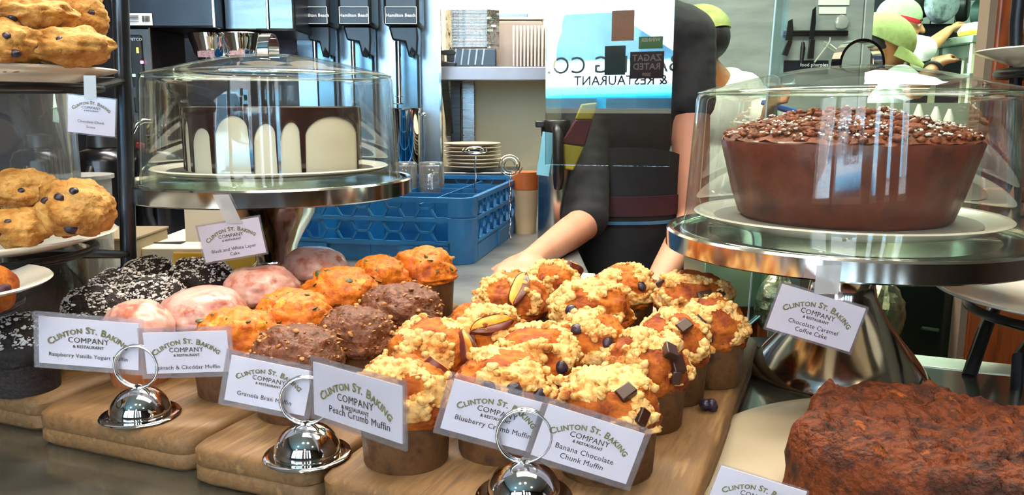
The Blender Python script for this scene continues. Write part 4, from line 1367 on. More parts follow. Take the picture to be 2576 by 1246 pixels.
# upright stack of foil trays
FOIL = mat('foil', ['b9bcbf', 'd2d4d6', 'a1a4a8'], 0.25, 1.0, 40, bump=0.6, bscale=90)
a, b = at(1135, 16, YS + 0.05), at(1226, 112, YS + 0.05)
w_, h_ = b.x - a.x, a.z - b.z
z0f = b.z - 0.004
t = thing('foil_tray_stack', 'bundle of ribbed foil trays standing on edge on the shelf', 'foil trays', ((a.x + b.x) / 2, YS + 0.08, zt + 0.055))
for i in range(26):
    zz = h_ * (i + 0.5) / 26 + 0.0
    if i == 0:
        fo = o = G().box((0, 0, 0), (w_, 0.10, h_ / 26 * 0.62)).build('tray_rim', FOIL, t, bevel=0.0008, seg=1)
    else:
        o = fo.copy(); COL.objects.link(o); o.parent = t
    o.location = (0, 0, zz)
for sx in (-1, 1):
    g = G()
    wd = 0.018 if sx < 0 else 0.034
    nn = 16
    vs_, fs_ = [], []
    for j in range(nn + 1):
        for k in range(5):
            x = sx * (w_ / 2 + wd * k / 4)
            y = -0.045 + 0.10 * (k / 4) * 0.3 + 0.006 * nz((x, j * 0.3, k), 3, sx)
            vs_.append((x, y, h_ * j / nn * 1.02 - 0.002))
    for j in range(nn):
        for k in range(4):
            q = j * 5 + k
            fs_.append((q, q + 1, q + 6, q + 5))
    o_ = len(vs_)
    vs2 = [(x, y + 0.004, z) for x, y, z in vs_]
    fs2 = [tuple(reversed([i + o_ for i in f])) for f in fs_]
    g.add(vs_ + vs2, fs_ + fs2).build('crimped_edge', FOIL, t, smooth=20)
G().box((0, 0.0, h_ / 2), (w_ * 0.96, 0.09, h_ * 0.98)).build('tray_core', FOIL, t)
tb = thing('tray_carrier', 'dark ribbed carrier under the foil trays', 'carrier', ((a.x + b.x) / 2 + 0.01, YS + 0.085, zt))
hb = 0.053
G().box((0, 0, hb / 2), (0.135, 0.12, hb)).build('carrier_body', mat('smoked_plastic', ['23252c', '343843'], 0.2, 0, 10), tb, bevel=0.004)
for i in range(5):
    G().box((-0.05 + i * 0.02, -0.062, hb / 2 + 0.002), (0.006, 0.006, hb * 0.86), rot=(0, R(8), 0)).build('rib', mat('smoked_rib', ['7c8088', '9aa0a8'], 0.25, 0.3, 10), tb, bevel=0.001)
# black tape gun
c = at(1115, 165, YS + 0.03)
t = thing('tape_dispenser', 'black tape dispenser on the end of the wall shelf', 'dispenser', (c.x + 0.004, YS + 0.03, zt))
G().prism([(-0.034, 0), (0.03, 0), (0.036, 0.012), (-0.02, 0.018), (-0.04, 0.008)], 0.04, 'y', -0.02).build('foot', BLACK, t, bevel=0.002)
G().prism([(-0.026, 0.034), (-0.018, 0.044), (0.026, 0.050), (0.034, 0.040), (0.03, 0.034)], 0.04, 'y', -0.02).build('cap', BLACK, t, bevel=0.002)
G().box((-0.008, -0.004, 0.026), (0.014, 0.03, 0.018)).build('tape_roll', mat('roll_metal', ['8a8079', '9c938c'], 0.4, 0.4, 20), t)
G().box((0.018, 0.0, 0.026), (0.022, 0.03, 0.02)).build('spine', BLACK, t)
# ribbed white containers
a, b = at(1292, 66, YS + 0.06), at(1372, 160, YS + 0.06)
t = thing('lid_stack', 'row of pale plastic lids standing on edge on the shelf', 'lids', (0, 0, zt))
for i in range(10):
    x = a.x + (b.x - a.x) * i / 9
    if i == 0:
        lo = o = G().box((0, 0, 0), (0.0062, 0.09, a.z - zt - 0.002)).build('lid', mat('lid_plastic', ['b3a7a6', 'c9bfbd'], 0.35, 0, 20), t, bevel=0.0025)
    else:
        o = lo.copy(); COL.objects.link(o); o.parent = t
    o.location = (x, YS + 0.08, (a.z - zt) / 2 + 0.001)
a, b = at(1264, 44, YS + 0.1), at(1284, 160, YS + 0.1)
t = thing('plastic_box', 'tall clear plastic box behind the row of lids', 'box', ((a.x + b.x) / 2 + 0.03, YS + 0.19, zt))
G().box((0, 0, (a.z - zt) / 2), (0.16, 0.07, a.z - zt)).build('box_body', mat('milky_plastic', ['8e8078', 'a2948b'], 0.35, 0, 6), t, bevel=0.008)
G().box((0, 0, a.z - zt + 0.003), (0.165, 0.074, 0.008)).build('lid', mat('milky_lid', ['b8aba2'], 0.35), t, bevel=0.002)
a, b = at(1262, 28, YS + 0.2), at(1316, 42, YS + 0.2)
tag(G().box(((a.x + b.x) / 2, YS + 0.265, (a.z + b.z) / 2), (b.x - a.x + 0.03, 0.04, 0.014)).build('wall_hook_rail', STEEL, bevel=0.002), 'short pale rail fixed on the wall above the lids', 'rail')

# ------------------------------------------------------------------ milkshake mixers
YM = 2.10
MIXB = mat('mixer_blue_steel', ['5d7685', '7d98a6'], 0.22, 0.85, 5)
MIXD = mat('mixer_dark', ['1b2027', '2c343d'], 0.3, 0.3, 8)
LOGO = mat('logo_white', ['c9d2d8'], 0.5)
zc = 0.0
pl0, pl1 = at(745, 60, 2.24), at(1104, 60, 2.24)
t = thing('mixer_backplate', 'tall polished steel backplate behind the milkshake mixers', 'backplate')
G().box(((pl0.x + pl1.x) / 2, 2.25, 0.38), (pl1.x - pl0.x, 0.02, 0.76)).build('plate', mat('mirror_steel', ['90a0ae', 'a6b4c0'], 0.22, 0.9, 4, stretch=(6, 1, 0.6), rvar=0.08), t)
G().box((pl1.x + 0.003, 2.235, 0.38), (0.005, 0.03, 0.76)).build('bright_edge', CHROME, t)
def mixer(label, x0, x1, spin, logo):
    a, b = at(x0, 64, YM), at(x1, 64, YM)
    cx = (a.x + b.x) / 2
    wd = b.x - a.x
    t = thing('milkshake_mixer', label, 'mixer', (cx, YM, 0), 0, 'milkshake mixers')
    zh = a.z
    G().box((0, 0.05, zh + 0.10), (wd, 0.12, 0.20)).build('motor_head', MIXD, t, bevel=0.008)
    # badge
    zc_ = at(1000, 39, YM - 0.01).z
    wb_, hb_ = wd * 0.86, 0.040
    bo = G().box((0, -0.0125, zc_), (wb_, 0.004, hb_)).build('badge', MIXD, t, bevel=0.002)
    g = G()
    for s in (-1, 1):
        g.box((s * wb_ / 2, -0.0155, zc_), (0.0016, 0.002, hb_))
        g.box((0, -0.0155, zc_ + s * hb_ / 2), (wb_, 0.002, 0.0016))
    g.build('badge_border', LOGO, bo)
    if logo:
        letters('badge_lettering', [(logo, 0.0108, 0, -0.0035, {'bold': 0.0003})], LOGO, bo, Matrix.Translation((0, -0.0152, zc_)) @ Matrix.Rotation(PI / 2, 4, 'X'))
    zn = at(1000, 140, YM).z
    G().prism([(-wd * 0.40, zh), (wd * 0.42, zh), (wd * 0.44, zh - 0.03), (wd * 0.40, zn), (wd * 0.26, zn + 0.014), (wd * 0.16, zn - 0.004), (wd * 0.05, zh - 0.04), (-wd * 0.30, zh - 0.035)], 0.07, 'y', 0.01).build('neck', MIXD, t, bevel=0.005)
    zs = at(1030, spin, YM).z
    xs = -wd * 0.14
    G().tube([(xs, 0.02, zh - 0.03), (xs, 0.02, zs)], 0.0058, 12).build('spindle', CHROME, t, smooth=60)
    G().lathe([(0, 0), (0.014, 0.0005), (0.015, 0.002), (0, 0.0035)], 20, c=(xs, 0.02, zs)).build('agitator', CHROME, t)
    G().lathe([(0, 0), (0.012, 0.0005), (0.012, 0.002), (0, 0.0035)], 20, c=(xs, 0.02, zs + 0.018)).build('agitator', CHROME, t)
    G().box((0, 0.11, zh / 2 + 0.05), (wd * 0.7, 0.04, zh + 0.10)).build('column', MIXB, t, bevel=0.006)
    G().box((0, 0.03, 0.012), (wd * 1.0, 0.2, 0.024)).build('base', MIXD, t, bevel=0.006)
    return t
mixer('milkshake mixer with a steel cup under it beside the wall shelf', 966, 1056, 262, 'Hamilton Beach')
mixer('middle milkshake mixer with pale bordered badge', 852, 936, 200, 'Hamilton Beach')
mixer('milkshake mixer farthest from the wall shelf, partly behind the dome', 758, 832, 180, 'Hamilton Beach')
b0 = at(1028, 432, YM)
t = thing('mixing_cup', 'tall steel mixing cup under the milkshake mixer', 'cup', (b0.x, YM - 0.02, 0.026))
zt_ = at(1028, 272, YM - 0.02).z - 0.026
G().lathe([(0, 0), (0.028, 0), (0.030, 0.004), (0.036, zt_ - 0.01), (0.0385, zt_ - 0.004), (0.0385, zt_), (0.036, zt_), (0.035, zt_ - 0.012), (0.028, 0.01), (0, 0.01)], 48).build('cup_wall', CHROME, t, smooth=50)
G().ball((0.044, -0.004, zt_ - 0.016), 0.006, 12, 8).build('latch', CHROME, t)

# ------------------------------------------------------------------ coffee brewer
YB = 1.90
t = thing('coffee_brewer', 'steel twin coffee brewer with black control panel', 'coffee brewer')
a, b = at(285, 70, YB), at(547, 70, YB)
G().box(((a.x + b.x) / 2, YB + 0.14, a.z + 0.15), (b.x - a.x, 0.30, 0.30)).build('brewer_head', mat('brewer_steel', ['34363a', '46484d'], 0.3, 0.95, 4, stretch=(3, 1, 1)), t, bevel=0.004)
G().box((b.x - 0.002, YB - 0.012, a.z + 0.15), (0.004, 0.006, 0.30)).build('bright_edge', CHROME, t)
c0, c1_ = at(310, 70, YB), at(376, 70, YB)
G().box(((c0.x + c1_.x) / 2, YB + 0.10, c0.z / 2), (c1_.x - c0.x, 0.2, c0.z)).build('control_column', mat('column_steel', ['5a5552', '6c6663'], 0.3, 0.9, 5), t, bevel=0.003)
G().box((c1_.x + 0.001, YB - 0.002, c0.z - 0.06), (0.003, 0.004, 0.12)).build('bright_edge', CHROME, t)
a, b = at(327, 88, YB), at(371, 284, YB)
pc_ = ((a.x + b.x) / 2, YB - 0.004, (a.z + b.z) / 2)
pn = G().box(pc_, (b.x - a.x, 0.006, a.z - b.z)).build('control_panel', BLACK, t, bevel=0.003)
def onpanel(name, px, py, w, h, m):
    q = at(px, py, YB)
    G().box((q.x, YB - 0.008, q.z), (w, 0.003, h)).build(name, m, pn)
LED = lambda n, c, s: mat(n, [c], 0.4, emit=(c, s))
onpanel('indicator_light', 361, 157, 0.006, 0.006, LED('led_pink', 'ff9ae0', 3))
onpanel('indicator_light', 341, 190, 0.006, 0.006, LED('led_green', '9affc0', 2.5))
onpanel('indicator_light', 362, 191, 0.006, 0.006, LED('led_mint', 'd6ffe6', 2.5))
onpanel('digit', 350, 127, 0.004, 0.012, LED('led_yellow', 'e8e050', 2))
BTN = mat('button_grey', ['2c2f33', '393d42'], 0.4, 0, 20)
for px in (339, 362):
    for py in (160, 197, 233):
        onpanel('button', px, py, 0.015, 0.024, BTN) if py == 233 else None
letters('brand_lettering', [('FETCO', 0.0088, 0.003, 0, {'bold': 0.0002})], LOGO, pn, Matrix.Translation(Vector((pc_[0], YB - 0.0085, at(350, 103, YB).z))) @ Matrix.Rotation(PI / 2, 4, 'X'))
q = at(348, 48, YB - 0.02)
tg = G().box((q.x, YB - 0.014, q.z), (0.056, 0.003, 0.026)).build('barcode_label', PAPER, t)
g = G()
rnd = random.Random(2)
for i in range(9):
    g.box((q.x + 0.008 + i * 0.0019, YB - 0.0165, q.z + 0.001), (rnd.uniform(0.0005, 0.0013), 0.001, 0.013))
for i in range(4):
    g.box((q.x - 0.012, YB - 0.0165, q.z + 0.007 - i * 0.004), (0.022, 0.001, 0.0022 if i < 2 else 0.0008))
g.build('barcode', INK, tg)
sp0 = at(372, 305, YB - 0.03)
G().tube([sp0 + Vector((0.0, 0.03, 0)), sp0 + Vector((-0.012, 0, 0.0)), sp0 + Vector((-0.026, 0, -0.006)), sp0 + Vector((-0.036, 0, -0.026))], [0.006, 0.007, 0.007, 0.005], 12).build('spout', CHROME, t, smooth=60)
G().tube([at(327, 290, YB - 0.01), at(334, 480, YB - 0.01)], 0.0016, 6).build('drain_tube', CHROME, t)
q = at(357, 368, YB - 0.01)
G().box((q.x, YB - 0.012, q.z), (0.022, 0.02, 0.014), rot=(0, R(20), 0)).build('tap_lever', mat('tap_red', ['7c1f28', '97303a'], 0.4, 0, 10), t, bevel=0.003)
# brew baskets under the heads
for px, w0, lb in ((512, 0.054, 'dented chrome brew basket under the coffee brewer head'), (590, 0.050, 'second brew basket beside the dented one under the brewer')):
    q = at(px, 78, YB + 0.02)
    tt = thing('brew_basket', lb, 'basket', (q.x, YB + 0.07, q.z - 0.065), 0, 'brew baskets')
    G().lathe([(0, 0), (w0 * 0.55, 0), (w0 * 0.78, 0.02), (w0 * 0.8, 0.028), (w0 * 0.95, 0.05), (w0, 0.062), (w0 * 0.96, 0.064), (0, 0.060)], 40).build('basket_wall', CHROME, tt, smooth=40)
    G().box((0, -w0 * 0.8, 0.014), (w0 * 0.7, 0.003, 0.014)).build('red_label', mat('label_red', ['a34a50', 'c9b9bc'], 0.5, 0, 300), tt)
# second unit with plain steel doors
t = thing('steel_cabinet', 'plain steel cabinet with two doors beside the coffee brewer', 'cabinet')
a, b = at(566, 76, YB + 0.05), at(742, 76, YB + 0.05)
G().box(((a.x + b.x) / 2, YB + 0.20, a.z + 0.16), (b.x - a.x, 0.28, 0.32)).build('body', DARKSTEEL, t, bevel=0.003)
m_ = at(677, 76, YB + 0.05)
for x0, x1 in ((a.x, m_.x), (m_.x, b.x)):
    G().box(((x0 + x1) / 2, YB + 0.052, a.z + 0.16), (x1 - x0 - 0.004, 0.012, 0.316)).build('door', mat('door_steel', ['5d666f', '77818a'], 0.26, 0.95, 3, stretch=(1, 1, 12)), t, bevel=0.002)
G().box((m_.x, YB + 0.044, a.z + 0.16), (0.003, 0.004, 0.316)).build('bright_edge', CHROME, t)
tag(G().box((-1.05, 2.44, 0.30), (1.25, 0.02, 0.60)).build('splash_panel', mat('dark_backsplash', ['17161b', '26242b'], 0.25, 0.4, 5)), 'dark backsplash panel behind the coffee brewer', 'panel')
# airpots below the brewer
for px, py, r_, lb in ((250, 470, 0.060, 'dark coffee server pot below the brewer panel, beside the scones'), (395, 480, 0.055, 'dark coffee server pot behind the silver stand'), (85, 380, 0.060, 'dark coffee server pot behind the glass jar')):
    q = at(px, py, 1.75)
    tt = thing('coffee_server', lb, 'coffee server', (q.x, 1.78, 0.0), 0, 'dark coffee servers')
    G().lathe([(0, 0), (r_, 0), (r_ * 1.02, 0.01), (r_ * 1.02, 0.17), (r_ * 0.9, 0.19), (r_ * 0.5, 0.20), (0, 0.20)], 40).build('body', mat('server_dark_steel', ['2a2a2e', '3c3c42'], 0.22, 0.9, 5), tt, smooth=50)
    G().lathe([(0, 0.2), (r_ * 0.55, 0.2), (r_ * 0.5, 0.225), (0, 0.23)], 32).build('lid', BLACK, tt, smooth=50)
    G().tube([(0, -r_ * 1.0, 0.03), (0, -r_ * 1.35, 0.06), (0, -r_ * 1.35, 0.13), (0, -r_, 0.16)], 0.007, 10).build('handle', BLACK, tt, smooth=60)

# ------------------------------------------------------------------ paper box with yellow band behind the muffins
YX = 1.22
CARTON = mat('white_carton', ['b7ad9b', 'c6bdab'], 0.7, 0, 8)
YEL = mat('yellow_print', ['d69a1c', 'e3ae2e'], 0.6, 0, 10)
t = thing('bakery_box', 'open white carton with yellow printed side behind the dark muffins', 'box')
a, b = at(330, 640, YX), at(650, 640, YX)
zt3 = at(480, 625, YX).z
G().box(((a.x + b.x) / 2, YX + 0.10, zt3 / 2), (b.x - a.x, 0.20, zt3)).build('carton', CARTON, t, bevel=0.002)
G().box(((a.x + b.x) / 2 + 0.03, YX - 0.002, zt3 * 0.56), (b.x - a.x - 0.07, 0.003, zt3 * 0.7)).build('yellow_band', YEL, t)
letters('box_lettering', [('MATH', 0.018, 0.05, 0, {'bold': 0.0004})], mat('band_pale', ['ecd28a'], 0.6), t, Matrix.Translation(((a.x + b.x) / 2 + 0.02, YX - 0.0042, zt3 * 0.42)) @ Matrix.Rotation(PI / 2, 4, 'X'))
q0, q1_ = at(455, 600, YX + 0.05), at(650, 520, YX + 0.05)
g = G()
A_ = [(a.x + 0.06, YX + 0.06, zt3), (b.x - 0.005, YX + 0.06, zt3), (q1_.x + 0.0, YX + 0.085, q1_.z + 0.005), (at(460, 525, YX + 0.08).x, YX + 0.085, at(460, 525, YX + 0.08).z)]
A2 = [(x, y + 0.003, z) for x, y, z in A_]
g.add(A_ + A2, [(0, 1, 2, 3), (7, 6, 5, 4), (0, 4, 5, 1), (1, 5, 6, 2), (2, 6, 7, 3), (3, 7, 4, 0)]).build('lid_flap', mat('grey_card', ['9d9688', 'aca597'], 0.7, 0, 8), t)
g = G()
q = at(400, 588, YX + 0.03)
g.prism([(-0.022, 0), (0.03, -0.008), (0.03, 0.012)], 0.001, 'z').build('hand_slot', BLACK, t, loc=(q.x, YX + 0.045, zt3 + 0.0006))
q0 = at(285, 670, 1.16)
t = thing('logo_sign', 'small white sign with blue and green striped mark beside the pole', 'sign', (q0.x, 1.16, 0))
zt4 = at(285, 637, 1.16).z
G().box((0, 0, zt4 / 2), (0.040, 0.004, zt4)).build('panel', PAPER, t, bevel=0.0005)
g = G()
for i in range(3):
    g.box((0.004 + i * 0.0036, -0.0028, zt4 - 0.028 + i * 0.002), (0.0022, 0.001, 0.012), rot=(0, R(15), 0))
g.build('blue_stripes', mat('stripe_blue', ['22379a'], 0.5), t)
G().prism([(-0.006, zt4 - 0.036), (0.004, zt4 - 0.038), (0.002, zt4 - 0.028)], 0.001, 'y', -0.0033).build('green_leaf', mat('leaf_green', ['2f8a4a'], 0.5), t)
# beige tray leaning by the rack
q0, q1_ = at(60, 640, 1.10), at(255, 640, 1.10)
t = thing('cardboard_carton', 'plain tan carton standing between scone plate and logo sign', 'box', ((q0.x + q1_.x) / 2 - 0.05, 1.26, 0))
zc2 = at(150, 632, 1.10).z
G().box((0, 0, zc2 / 2), (q1_.x - q0.x + 0.1, 0.12, zc2)).build('carton', mat('tan_carton', ['7d6d55', '8d7c62'], 0.8, 0, 6), t, bevel=0.003)
G().box((0, -0.005, zc2 + 0.001), (q1_.x - q0.x + 0.104, 0.13, 0.004)).build('lid', mat('tan_carton_lid', ['6d5f4b', '7c6d57'], 0.8, 0, 6), t, bevel=0.001)

# ------------------------------------------------------------------ behind the counter, under the kitchen opening
t = thing('low_cabinet', 'low cabinet with steel drawer and wooden frame behind the counter', 'cabinet')
a, b = at(1772, 655, 1.32), at(1952, 775, 1.32)
G().box(((a.x + b.x) / 2, 1.40, (a.z + b.z) / 2), (b.x - a.x, 0.16, a.z - b.z)).build('drawer', mat('drawer_steel', ['6f8a74', '8aa38c'], 0.4, 0.6, 5), t, bevel=0.003)
z1 = b.z
G().box(((a.x + b.x) / 2, 1.44, z1 - 0.2), (b.x - a.x - 0.01, 0.1, 0.39)).build('dark_inside', DARKWALL, t)
for x in (a.x + 0.01, (a.x + b.x) / 2 + 0.015, b.x - 0.012):
    G().box((x, 1.36, z1 - 0.25), (0.018, 0.03, 0.5)).build('stile', WOOD, t, bevel=0.002)
G().box(((a.x + b.x) / 2, 1.355, z1 - 0.008), (b.x - a.x, 0.03, 0.016)).build('rail', WOOD, t, bevel=0.002)
G().box(((a.x + b.x) / 2, 1.40, -0.72), (b.x - a.x, 0.16, 0.46)).build('plinth', WOOD, t)
t = thing('black_fridge', 'black low fridge under the kitchen opening beside the wooden column', 'fridge')
G().box((0.665, 1.45, -0.475), (0.21, 0.2, 0.95)).build('body', BLACK, t, bevel=0.006)
G().box((0.665, 1.346, -0.46), (0.2, 0.01, 0.90)).build('door', mat('dark_green_glass', ['0c1410', '16241c'], 0.12, 0, 4), t, bevel=0.003)
q = at(2340, 832, 1.33)
G().tube([Vector((q.x - 0.012, 1.335, q.z + 0.003)), Vector((q.x + 0.016, 1.335, q.z - 0.001))], 0.003, 8).build('handle', mat('handle_grey', ['5c7a68'], 0.3, 0.8), t)
t = thing('low_shelf', 'dark low shelf just behind the counter edge', 'shelf')
a = on(2190, 905, -0.055)
G().box((0.46, 1.12, -0.07), (0.2, 0.16, 0.02)).build('shelf_board', DARKWALL, t)
for x in (0.37, 0.55):
    G().box((x, 1.12, -0.515), (0.02, 0.15, 0.87)).build('support', DARKWALL, t)
FOIL2 = mat('crumpled_foil', ['7f9078', 'aebd9a', '5d6d5c'], 0.28, 0.85, 30, bump=0.9, bscale=60)
def foil(label, px, py, Y, r, seed):
    c = at(px, py, Y)
    f = lambda q: 1 + 0.16 * abs(nz(q, 2.2, seed)) + 0.08 * nz(q, 6, seed)
    b_ = G().ball((0, 0, 0), r, 26, 16, fn=f).build('foil_parcel', FOIL2, smooth=12, loc=c)
    b_.rotation_euler = (0.1, 0.15, 0.4)
    return tag(b_, label, 'foil parcel')
foil('crumpled foil parcel peaked like a tent behind the silver stand', 2198, 800, 1.10, (0.040, 0.035, 0.052), 3)
foil('small foil parcel tucked behind the coffee cake card', 1945, 760, 1.22, (0.028, 0.022, 0.045), 8)
foil('low flat foil parcel under the peaked one', 2190, 885, 1.10, (0.050, 0.038, 0.018), 12)

# prep counter with squeeze bottles, seen through the dome
t = thing('prep_counter', 'steel prep counter beyond the domed coffee cake', 'counter')
zc = 0.12
G().box((1.42, 2.55, zc - 0.015), (0.86, 0.5, 0.03)).build('counter_top', STEEL, t, bevel=0.003)
G().box((1.42, 2.57, (zc - 0.03 - 0.95) / 2), (0.82, 0.44, zc - 0.03 + 0.95)).build('counter_body', DARKSTEEL, t)
BOT = mat('bottle_yellow', ['d3d98c', 'e4e8a6'], 0.4, 0, 6)
for i, (px, y0, r_) in enumerate(((2345, 268, 0.032), (2388, 274, 0.030), (2424, 330, 0.026), (2310, 262, 0.030))):
    c = at(px, 390, 2.45)
    zt = at(px, y0, 2.45).z - zc
    tt = thing('squeeze_bottle', 'pale yellow squeeze bottle %s on the prep counter' % ['second tallest', 'in the middle of the row', 'shortest', 'tallest'][i], 'bottle', (c.x, 2.45 + 0.02 * (i % 2), zc), 0, 'squeeze bottles')
    zt = max(zt, 0.06)
    G().lathe([(0, 0), (r_ * 0.95, 0), (r_, 0.004), (r_, zt * 0.6), (r_ * 0.8, zt * 0.7), (r_ * 0.45, zt * 0.74)], 32).build('bottle_body', BOT, tt, smooth=50)
    G().lathe([(0, zt * 0.74), (r_ * 0.5, zt * 0.74), (r_ * 0.5, zt * 0.8), (r_ * 0.15, zt), (0, zt)], 24).build('nozzle', mat('nozzle_white', ['e6eae0'], 0.4), tt, smooth=50)
c = at(1965, 280, 2.45)
tag(G().prism([(-0.055, 0.02), (-0.05, 0.034), (0.055, 0.004), (0.05, -0.014)], 0.03, 'y', 0).build('blue_cloth', mat('cloth_blue', ['1f4f9a', '2a62b4'], 0.7, 0, 20), loc=(c.x, 2.45, c.z), bevel=0.004), 'folded blue cloth in the hand of the cook turned away', 'cloth')

# ------------------------------------------------------------------ knife rail on the partition
YP = 3.0
def wp(px, py):
    return at(px, py, YP - 0.012)
a, b = wp(1972, 76), wp(2132, 92)
t = thing('knife_rail', 'black magnetic knife rail on the steel partition', 'knife rail')
zr = (wp(1975, 83).z + wp(2130, 84).z) / 2
G().box(((a.x + b.x) / 2, YP - 0.008, zr), (b.x - a.x, 0.016, 0.020)).build('rail', BLACK, t, bevel=0.002)
for s in (-1, 1):
    G().box(((a.x + b.x) / 2, YP - 0.017, zr + s * 0.0045), (b.x - a.x, 0.002, 0.004)).build('magnet_strip', DARKSTEEL, t)
KN = mat('knife_blade', ['3e4a4c', '566467'], 0.25, 0.9, 8)
def knife(label, tip, heel, butt, wd):
    A, B_, C = wp(*tip), wp(*heel), wp(*butt)
    t = thing('kitchen_knife', label, 'knife', (0, -0.012, 0), 0, 'knives on the rail')
    d = (B_ - A).normalized()
    n = Vector((d.z, 0, -d.x))
    def slab_(pts, name, m, th):
        v = [p + Vector((0, -th, 0)) for p in pts] + [p + Vector((0, th, 0)) for p in pts]
        k = len(pts)
        G().add(v, [tuple(range(k)), tuple(range(k, 2 * k))[::-1]] + [(i, (i + 1) % k, k + (i + 1) % k, k + i) for i in range(k)]).build(name, m, t, bevel=0.0008)
    slab_([A, A.lerp(B_, 0.12) + n * wd, B_ + n * wd, B_ - n * wd * 0.5, A.lerp(B_, 0.5) - n * wd * 0.5], 'blade', KN, 0.001)
    d2 = (C - B_).normalized()
    n2 = Vector((d2.z, 0, -d2.x))
    slab_([B_ + n2 * 0.009, C + n2 * 0.011, C - n2 * 0.009, B_ - n2 * 0.009], 'knife_handle', BLACK, 0.006)
knife('broad chef knife with pointed tip on the knife rail', (1991, 48), (1984, 103), (1971, 140), 0.016)
knife('long slicing knife standing tall on the knife rail', (2050, 16), (2040, 100), (2036, 148), 0.012)
t = thing('hanging_tool', 'dark sharpening tool hanging by a loop from the knife rail', 'tool')
G().tube([wp(2018, 92) + Vector((0, -0.01, 0)), wp(2017, 106) + Vector((0, -0.01, 0))], 0.0014, 6).build('hook', CHROME, t)
G().tube([wp(2017, 106) + Vector((0, -0.012, 0)), wp(2017, 122) + Vector((0, -0.012, 0)), wp(2013, 158) + Vector((0, -0.012, 0))], [0.005, 0.009, 0.006], 10).build('tool_handle', BLACK, t)
t = thing('wire_tongs', 'pale bent wire tongs hanging under the knife rail', 'tongs')
for pts in (((2085, 95), (2084, 104), (2080, 112), (2046, 157)), ((2080, 112), (2070, 106), (2068, 113), (2100, 133)), ((2084, 112), (2104, 128))):
    G().tube([wp(*p) + Vector((0, -0.012, 0)) for p in pts], 0.003, 6).build('wire', mat('pale_wire', ['c9d6c0'], 0.3, 0.6), t)
def sheet(name, label, x0, y0, x1, y1, m, cat='paper', items=None, ink=None, Y=YP - 0.003):
    a, b = at(x0, y0, Y), at(x1, y1, Y)
    t = thing(name, label, cat, ((a.x + b.x) / 2, Y, (a.z + b.z) / 2))
    w_, h_ = b.x - a.x, a.z - b.z
    G().box((0, 0, 0), (w_, 0.003, h_)).build('sheet', m, t)
    if items:
        letters('print', [(s, k * h_, x * w_, y * h_, {'bold': 0.0004}) for s, k, x, y in items], ink, t, Matrix.Translation((0, -0.0022, 0)) @ Matrix.Rotation(PI / 2, 4, 'X'))
    return t
PP = mat('notice_paper', ['cfe3cf', 'dcecd9'], 0.6, 0, 8)
sheet('notice_sheet', 'pale notice sheet at the top of the steel partition', 2060, -14, 2136, 13, PP)
sheet('notice_sheet', 'blank pale strip of paper under the notice sheet', 2061, 18, 2128, 35, PP)
sheet('black_sign', 'black and blue sign with white lettering under the knives', 1972, 152, 2082, 186, mat('sign_black', ['0d0f14', '16202e'], 0.4, 0, 6), 'sign', [('food pherpies', 0.36, 0.18, 0.06)], LOGO)
q = at(2118, 55, YP - 0.012)
tag(G().ball((0, 0, 0), (0.024, 0.008, 0.024), 16, 10, fn=lambda q: 1 + 0.2 * nz(q, 3, 2)).build('plastic_wrap', clear('wrap', 'd8efe4', 0.2, 0.7, 0.15, haze=0.3), smooth=30, loc=(q.x, YP - 0.01, q.z)), 'bunched clear plastic bag taped beside the knife rail', 'bag')
sheet('yellow_sticker', 'yellow label with black capital letters beside the kitchen opening', 2148, -16, 2168, 30, mat('label_yellow', ['e8df2a', 'f2ea3a'], 0.5, 0, 6), 'label', [('E', 0.26, 0, 0.22), ('C', 0.26, 0, -0.10), ('V', 0.26, 0, -0.42)], INK, Y=4.585)
tag(G().box((1.272, 3.08, 0.4), (0.035, 0.16, 2.7)).build('steel_post', PARTM, bevel=0.004), 'speckled steel post at the edge of the kitchen opening', 'post')
tag(G().box((2.0, 4.6, 0.95), (0.17, 0.02, 1.6)).build('hood_panel', DARKWALL), 'dark hood panel with the yellow label', 'panel')

# ------------------------------------------------------------------ pans hanging in the kitchen
def pan(label, px, py, Y, r, m, deep=0.05, yaw=0.0, pitch=0.0):
    c = at(px, py, Y)
    t = thing('frying_pan', label, 'pan', c, 0, 'pans hanging in the kitchen')
    t.rotation_euler = (pitch, 0, yaw)
    g = G()
    g.M = Matrix.Rotation(-PI / 2, 4, 'X') @ Matrix.Identity(4)
    g.lathe([(0, 0), (r * 0.78, 0), (r * 0.86, 0.004), (r, deep), (r + 0.004, deep), (r * 0.9, 0.008), (r * 0.8, 0.004), (0, 0.004)], 48)
    g.build('pan_body', m, t, smooth=40)
    G().tube([(0, 0.03, r), (0, 0.04, r + 0.06), (0, 0.03, r + 0.20)], 0.009, 8).build('handle', DARKSTEEL, t, smooth=60)
ALU = mat('aluminium_pan', ['7f9a9a', 'b3cfce', '5c7272'], 0.35, 0.6, 14)
BLK = mat('seasoned_pan', ['15191a', '2c3534'], 0.35, 0.5, 12)
pan('bright worn aluminium pan bottom, largest of the hanging pans', 2382, 8, 4.75, 0.105, ALU, yaw=0.25)
pan('pale aluminium pan above the cap with the red band', 2252, -22, 4.75, 0.105, ALU, yaw=0.2)
pan('dark pan with shiny rim next to the cook wearing red band', 2320, 0, 4.85, 0.095, BLK, yaw=-0.2)
pan('small dark pan behind the bright aluminium pan', 2436, 18, 4.9, 0.085, BLK, yaw=0.9)
pan('dark pan hanging closest to the wooden column', 2484, 34, 4.8, 0.082, mat('green_pan', ['1f3a35', '3c6058'], 0.4, 0.5, 8), yaw=0.5)
tag(G().tube([(1.6, 4.95, 1.22), (3.2, 4.95, 1.22)], 0.012, 8).build('pan_rail', STEEL), 'steel rail carrying the pans across the kitchen wall', 'rail')
